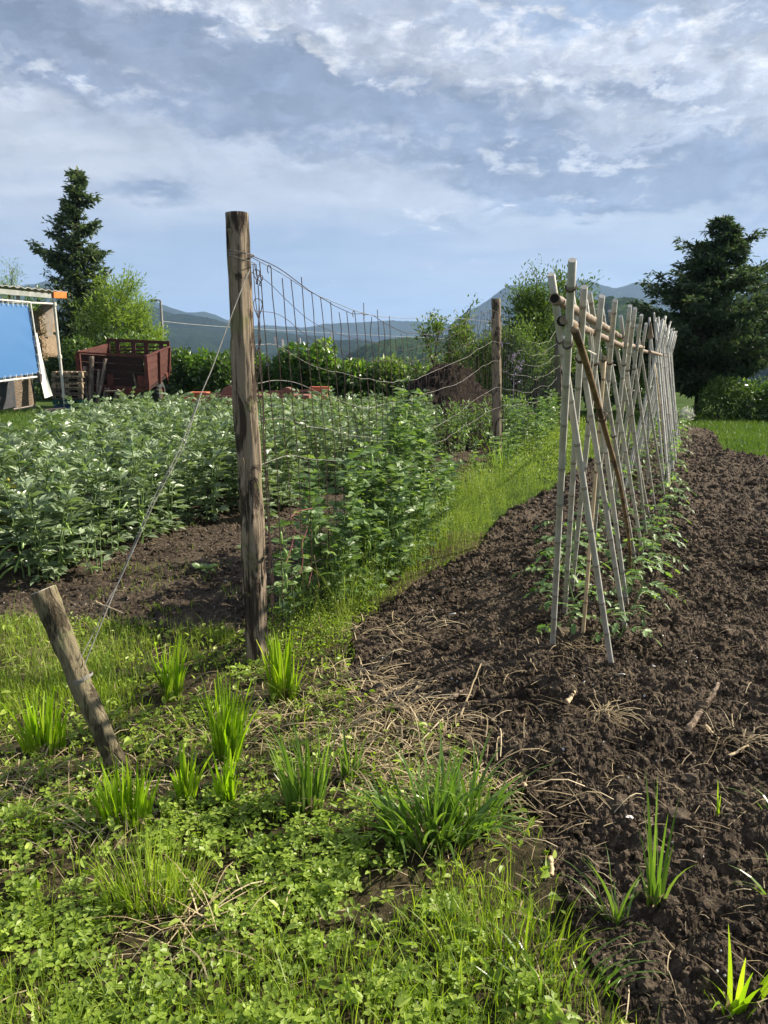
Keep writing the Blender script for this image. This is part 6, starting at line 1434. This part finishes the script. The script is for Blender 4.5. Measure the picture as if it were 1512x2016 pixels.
for s_ in range(4):
    v, f = ICO(s_)
    x, y, z = scat(-1, 4.2, 1.0, 6.5, 15000, lambda a, b: inpoly(a, b, soil_poly, .04), 1.45); n = len(x); r = rng.uniform(.003, .0075, n)*(.8+.12*y)
    mb.inst(v, f, rot3(n)*r[:, None, None], np.stack([x, y, z+soilz(x, y)+r*.3], 1))
tag(mb.build('soil_crumbs', M['clod']), 'finer crumbs of dark earth covering the tilled soil', 'soil crumbs', kind='stuff')
mb = MB(); v, f = lump(5, 0)
x, y, z = scat(-1, 5.6, 1.0, 10, 1500, lambda a, b: inpoly(a, b, soil_poly), 1.2); n = len(x); r = rng.uniform(.0025, .0065, n)*(1+y*.05); mb.inst(v, f, rot3(n)*r[:, None, None], np.stack([x, y, z+soilz(x, y)+r*.5], 1))
x, y, z = scat(-3, .5, 4.2, 7, 500, lambda a, b: inpoly(a, b, bed_poly)); n = len(x); r = rng.uniform(.003, .006, n); mb.inst(v, f, rot3(n)*r[:, None, None], np.stack([x, y, z+.015], 1))
tag(mb.build('pebbles', M['stone']), 'tiny pale stones sprinkled over the dark soil', 'pebbles', kind='stuff')

# ------------------------------------------------------------------ single stones, sticks, boards on the soil
def stone(px, py, r, label, seed, sh=(1, .6, .4)):
    v, f = lump(seed, 1); p = G(px, py); x, y = np.array([p.x]), np.array([p.y]); mb = MB(); mb.add(v*r*np.array(sh), f); o = mb.build('stone', M['stone'], None, False, loc=(p.x, p.y, float((gz(x, y)+soilz(x, y))[0])+r*.3)); o.rotation_euler = (.2, .3, seed); tag(o, label, 'stone', 'pale stones on the soil')
for i, (px, py, r, lb) in enumerate([(1222, 1357, .022, 'largest elongated white stone in front of the nearest bamboo foot'), (889, 1208, .028, 'flat white stone on the path strip left of the bamboo row'), (1148, 1365, .014, 'pale stone left of the largest white stone'), (1286, 1330, .012, 'small white stone right of the bamboo foot'), (895, 1140, .022, 'pale crumpled leaf like stone near the weeds edge'), (1238, 1640, .015, 'grey flat stone in the lower middle of the soil'), (1317, 1385, .012, 'small pale stone right of the straw clump'), (1147, 1620, .014, 'pale stone at the lower soil edge')]):
    stone(px, py, r, lb, i+2)
def stick(p0, p1, r, label, mat='bark', up0=.0, up1=.0, name='stick'):
    a, b = G(*p0), G(*p1)
    for q, u in ((a, up0), (b, up1)):
        x, y = np.array([q.x]), np.array([q.y]); q.z = float(gz(x, y)[0])+(float(soilz(x, y)[0]) if inpoly(x, y, soil_poly)[0] else .01)+r*.8+u
    mb = MB(); pts = wobble(resample([a, b], 16), r*.7, int(p0[0])); mb.tube(pts, np.linspace(r*1.1, r*.75, 16), 10, cap=2, nf=lambda t_, th: 1+.12*np.sin(th*2+t_*5)); c = a.lerp(b, .5); o = rel(mb.build(name, M[mat], None, True), c); o.location = c; tag(o, label, 'stick', 'sticks on the ground')
stick((1352, 1458), (1412, 1385), .012, 'thick dark brown stick slanting up out of the soil at the right', up1=.06)
stick((1388, 1448), (1412, 1480), .007, 'short pale stick below the thick dark one', 'bamtan')
stick((1115, 1412), (1130, 1395), .010, 'short stubby piece of cane on the soil', 'bamtan')
stick((185, 1184), (245, 1220), .0065, 'pale forked stick on the bare soil behind the leaning stake', 'bamtan', 0, .02)
stick((888, 1382), (920, 1370), .010, 'dark curled twig at the edge between straw and soil')
stick((1084, 1685), (1086, 1725), .008, 'short upright pale stub at the soil edge', 'bamtan', .0, .0)
stick((1032, 1548), (1034, 1575), .008, 'short pale chip of cane at the lawn corner', 'bamtan')
stick((1430, 1505), (1470, 1492), .006, 'thin flat splinter near the right edge of the soil', 'bamtan')
stick((1170, 1700), (1270, 1716), .0035, 'long thin twig lying level across the lower soil', 'straw')
stick((1420, 2000), (1300, 1850), .003, 'long thin stalk in the lower right corner', 'straw', .0, .03)
stick((1000, 1585), (960, 1610), .005, 'thin grey stick lying from the lush clump to the soil', 'oldwood', .02, .0)
stick((905, 1430), (948, 1355), .0045, 'long bent pale stalk standing over the straw heap', 'straw', .02, .10)
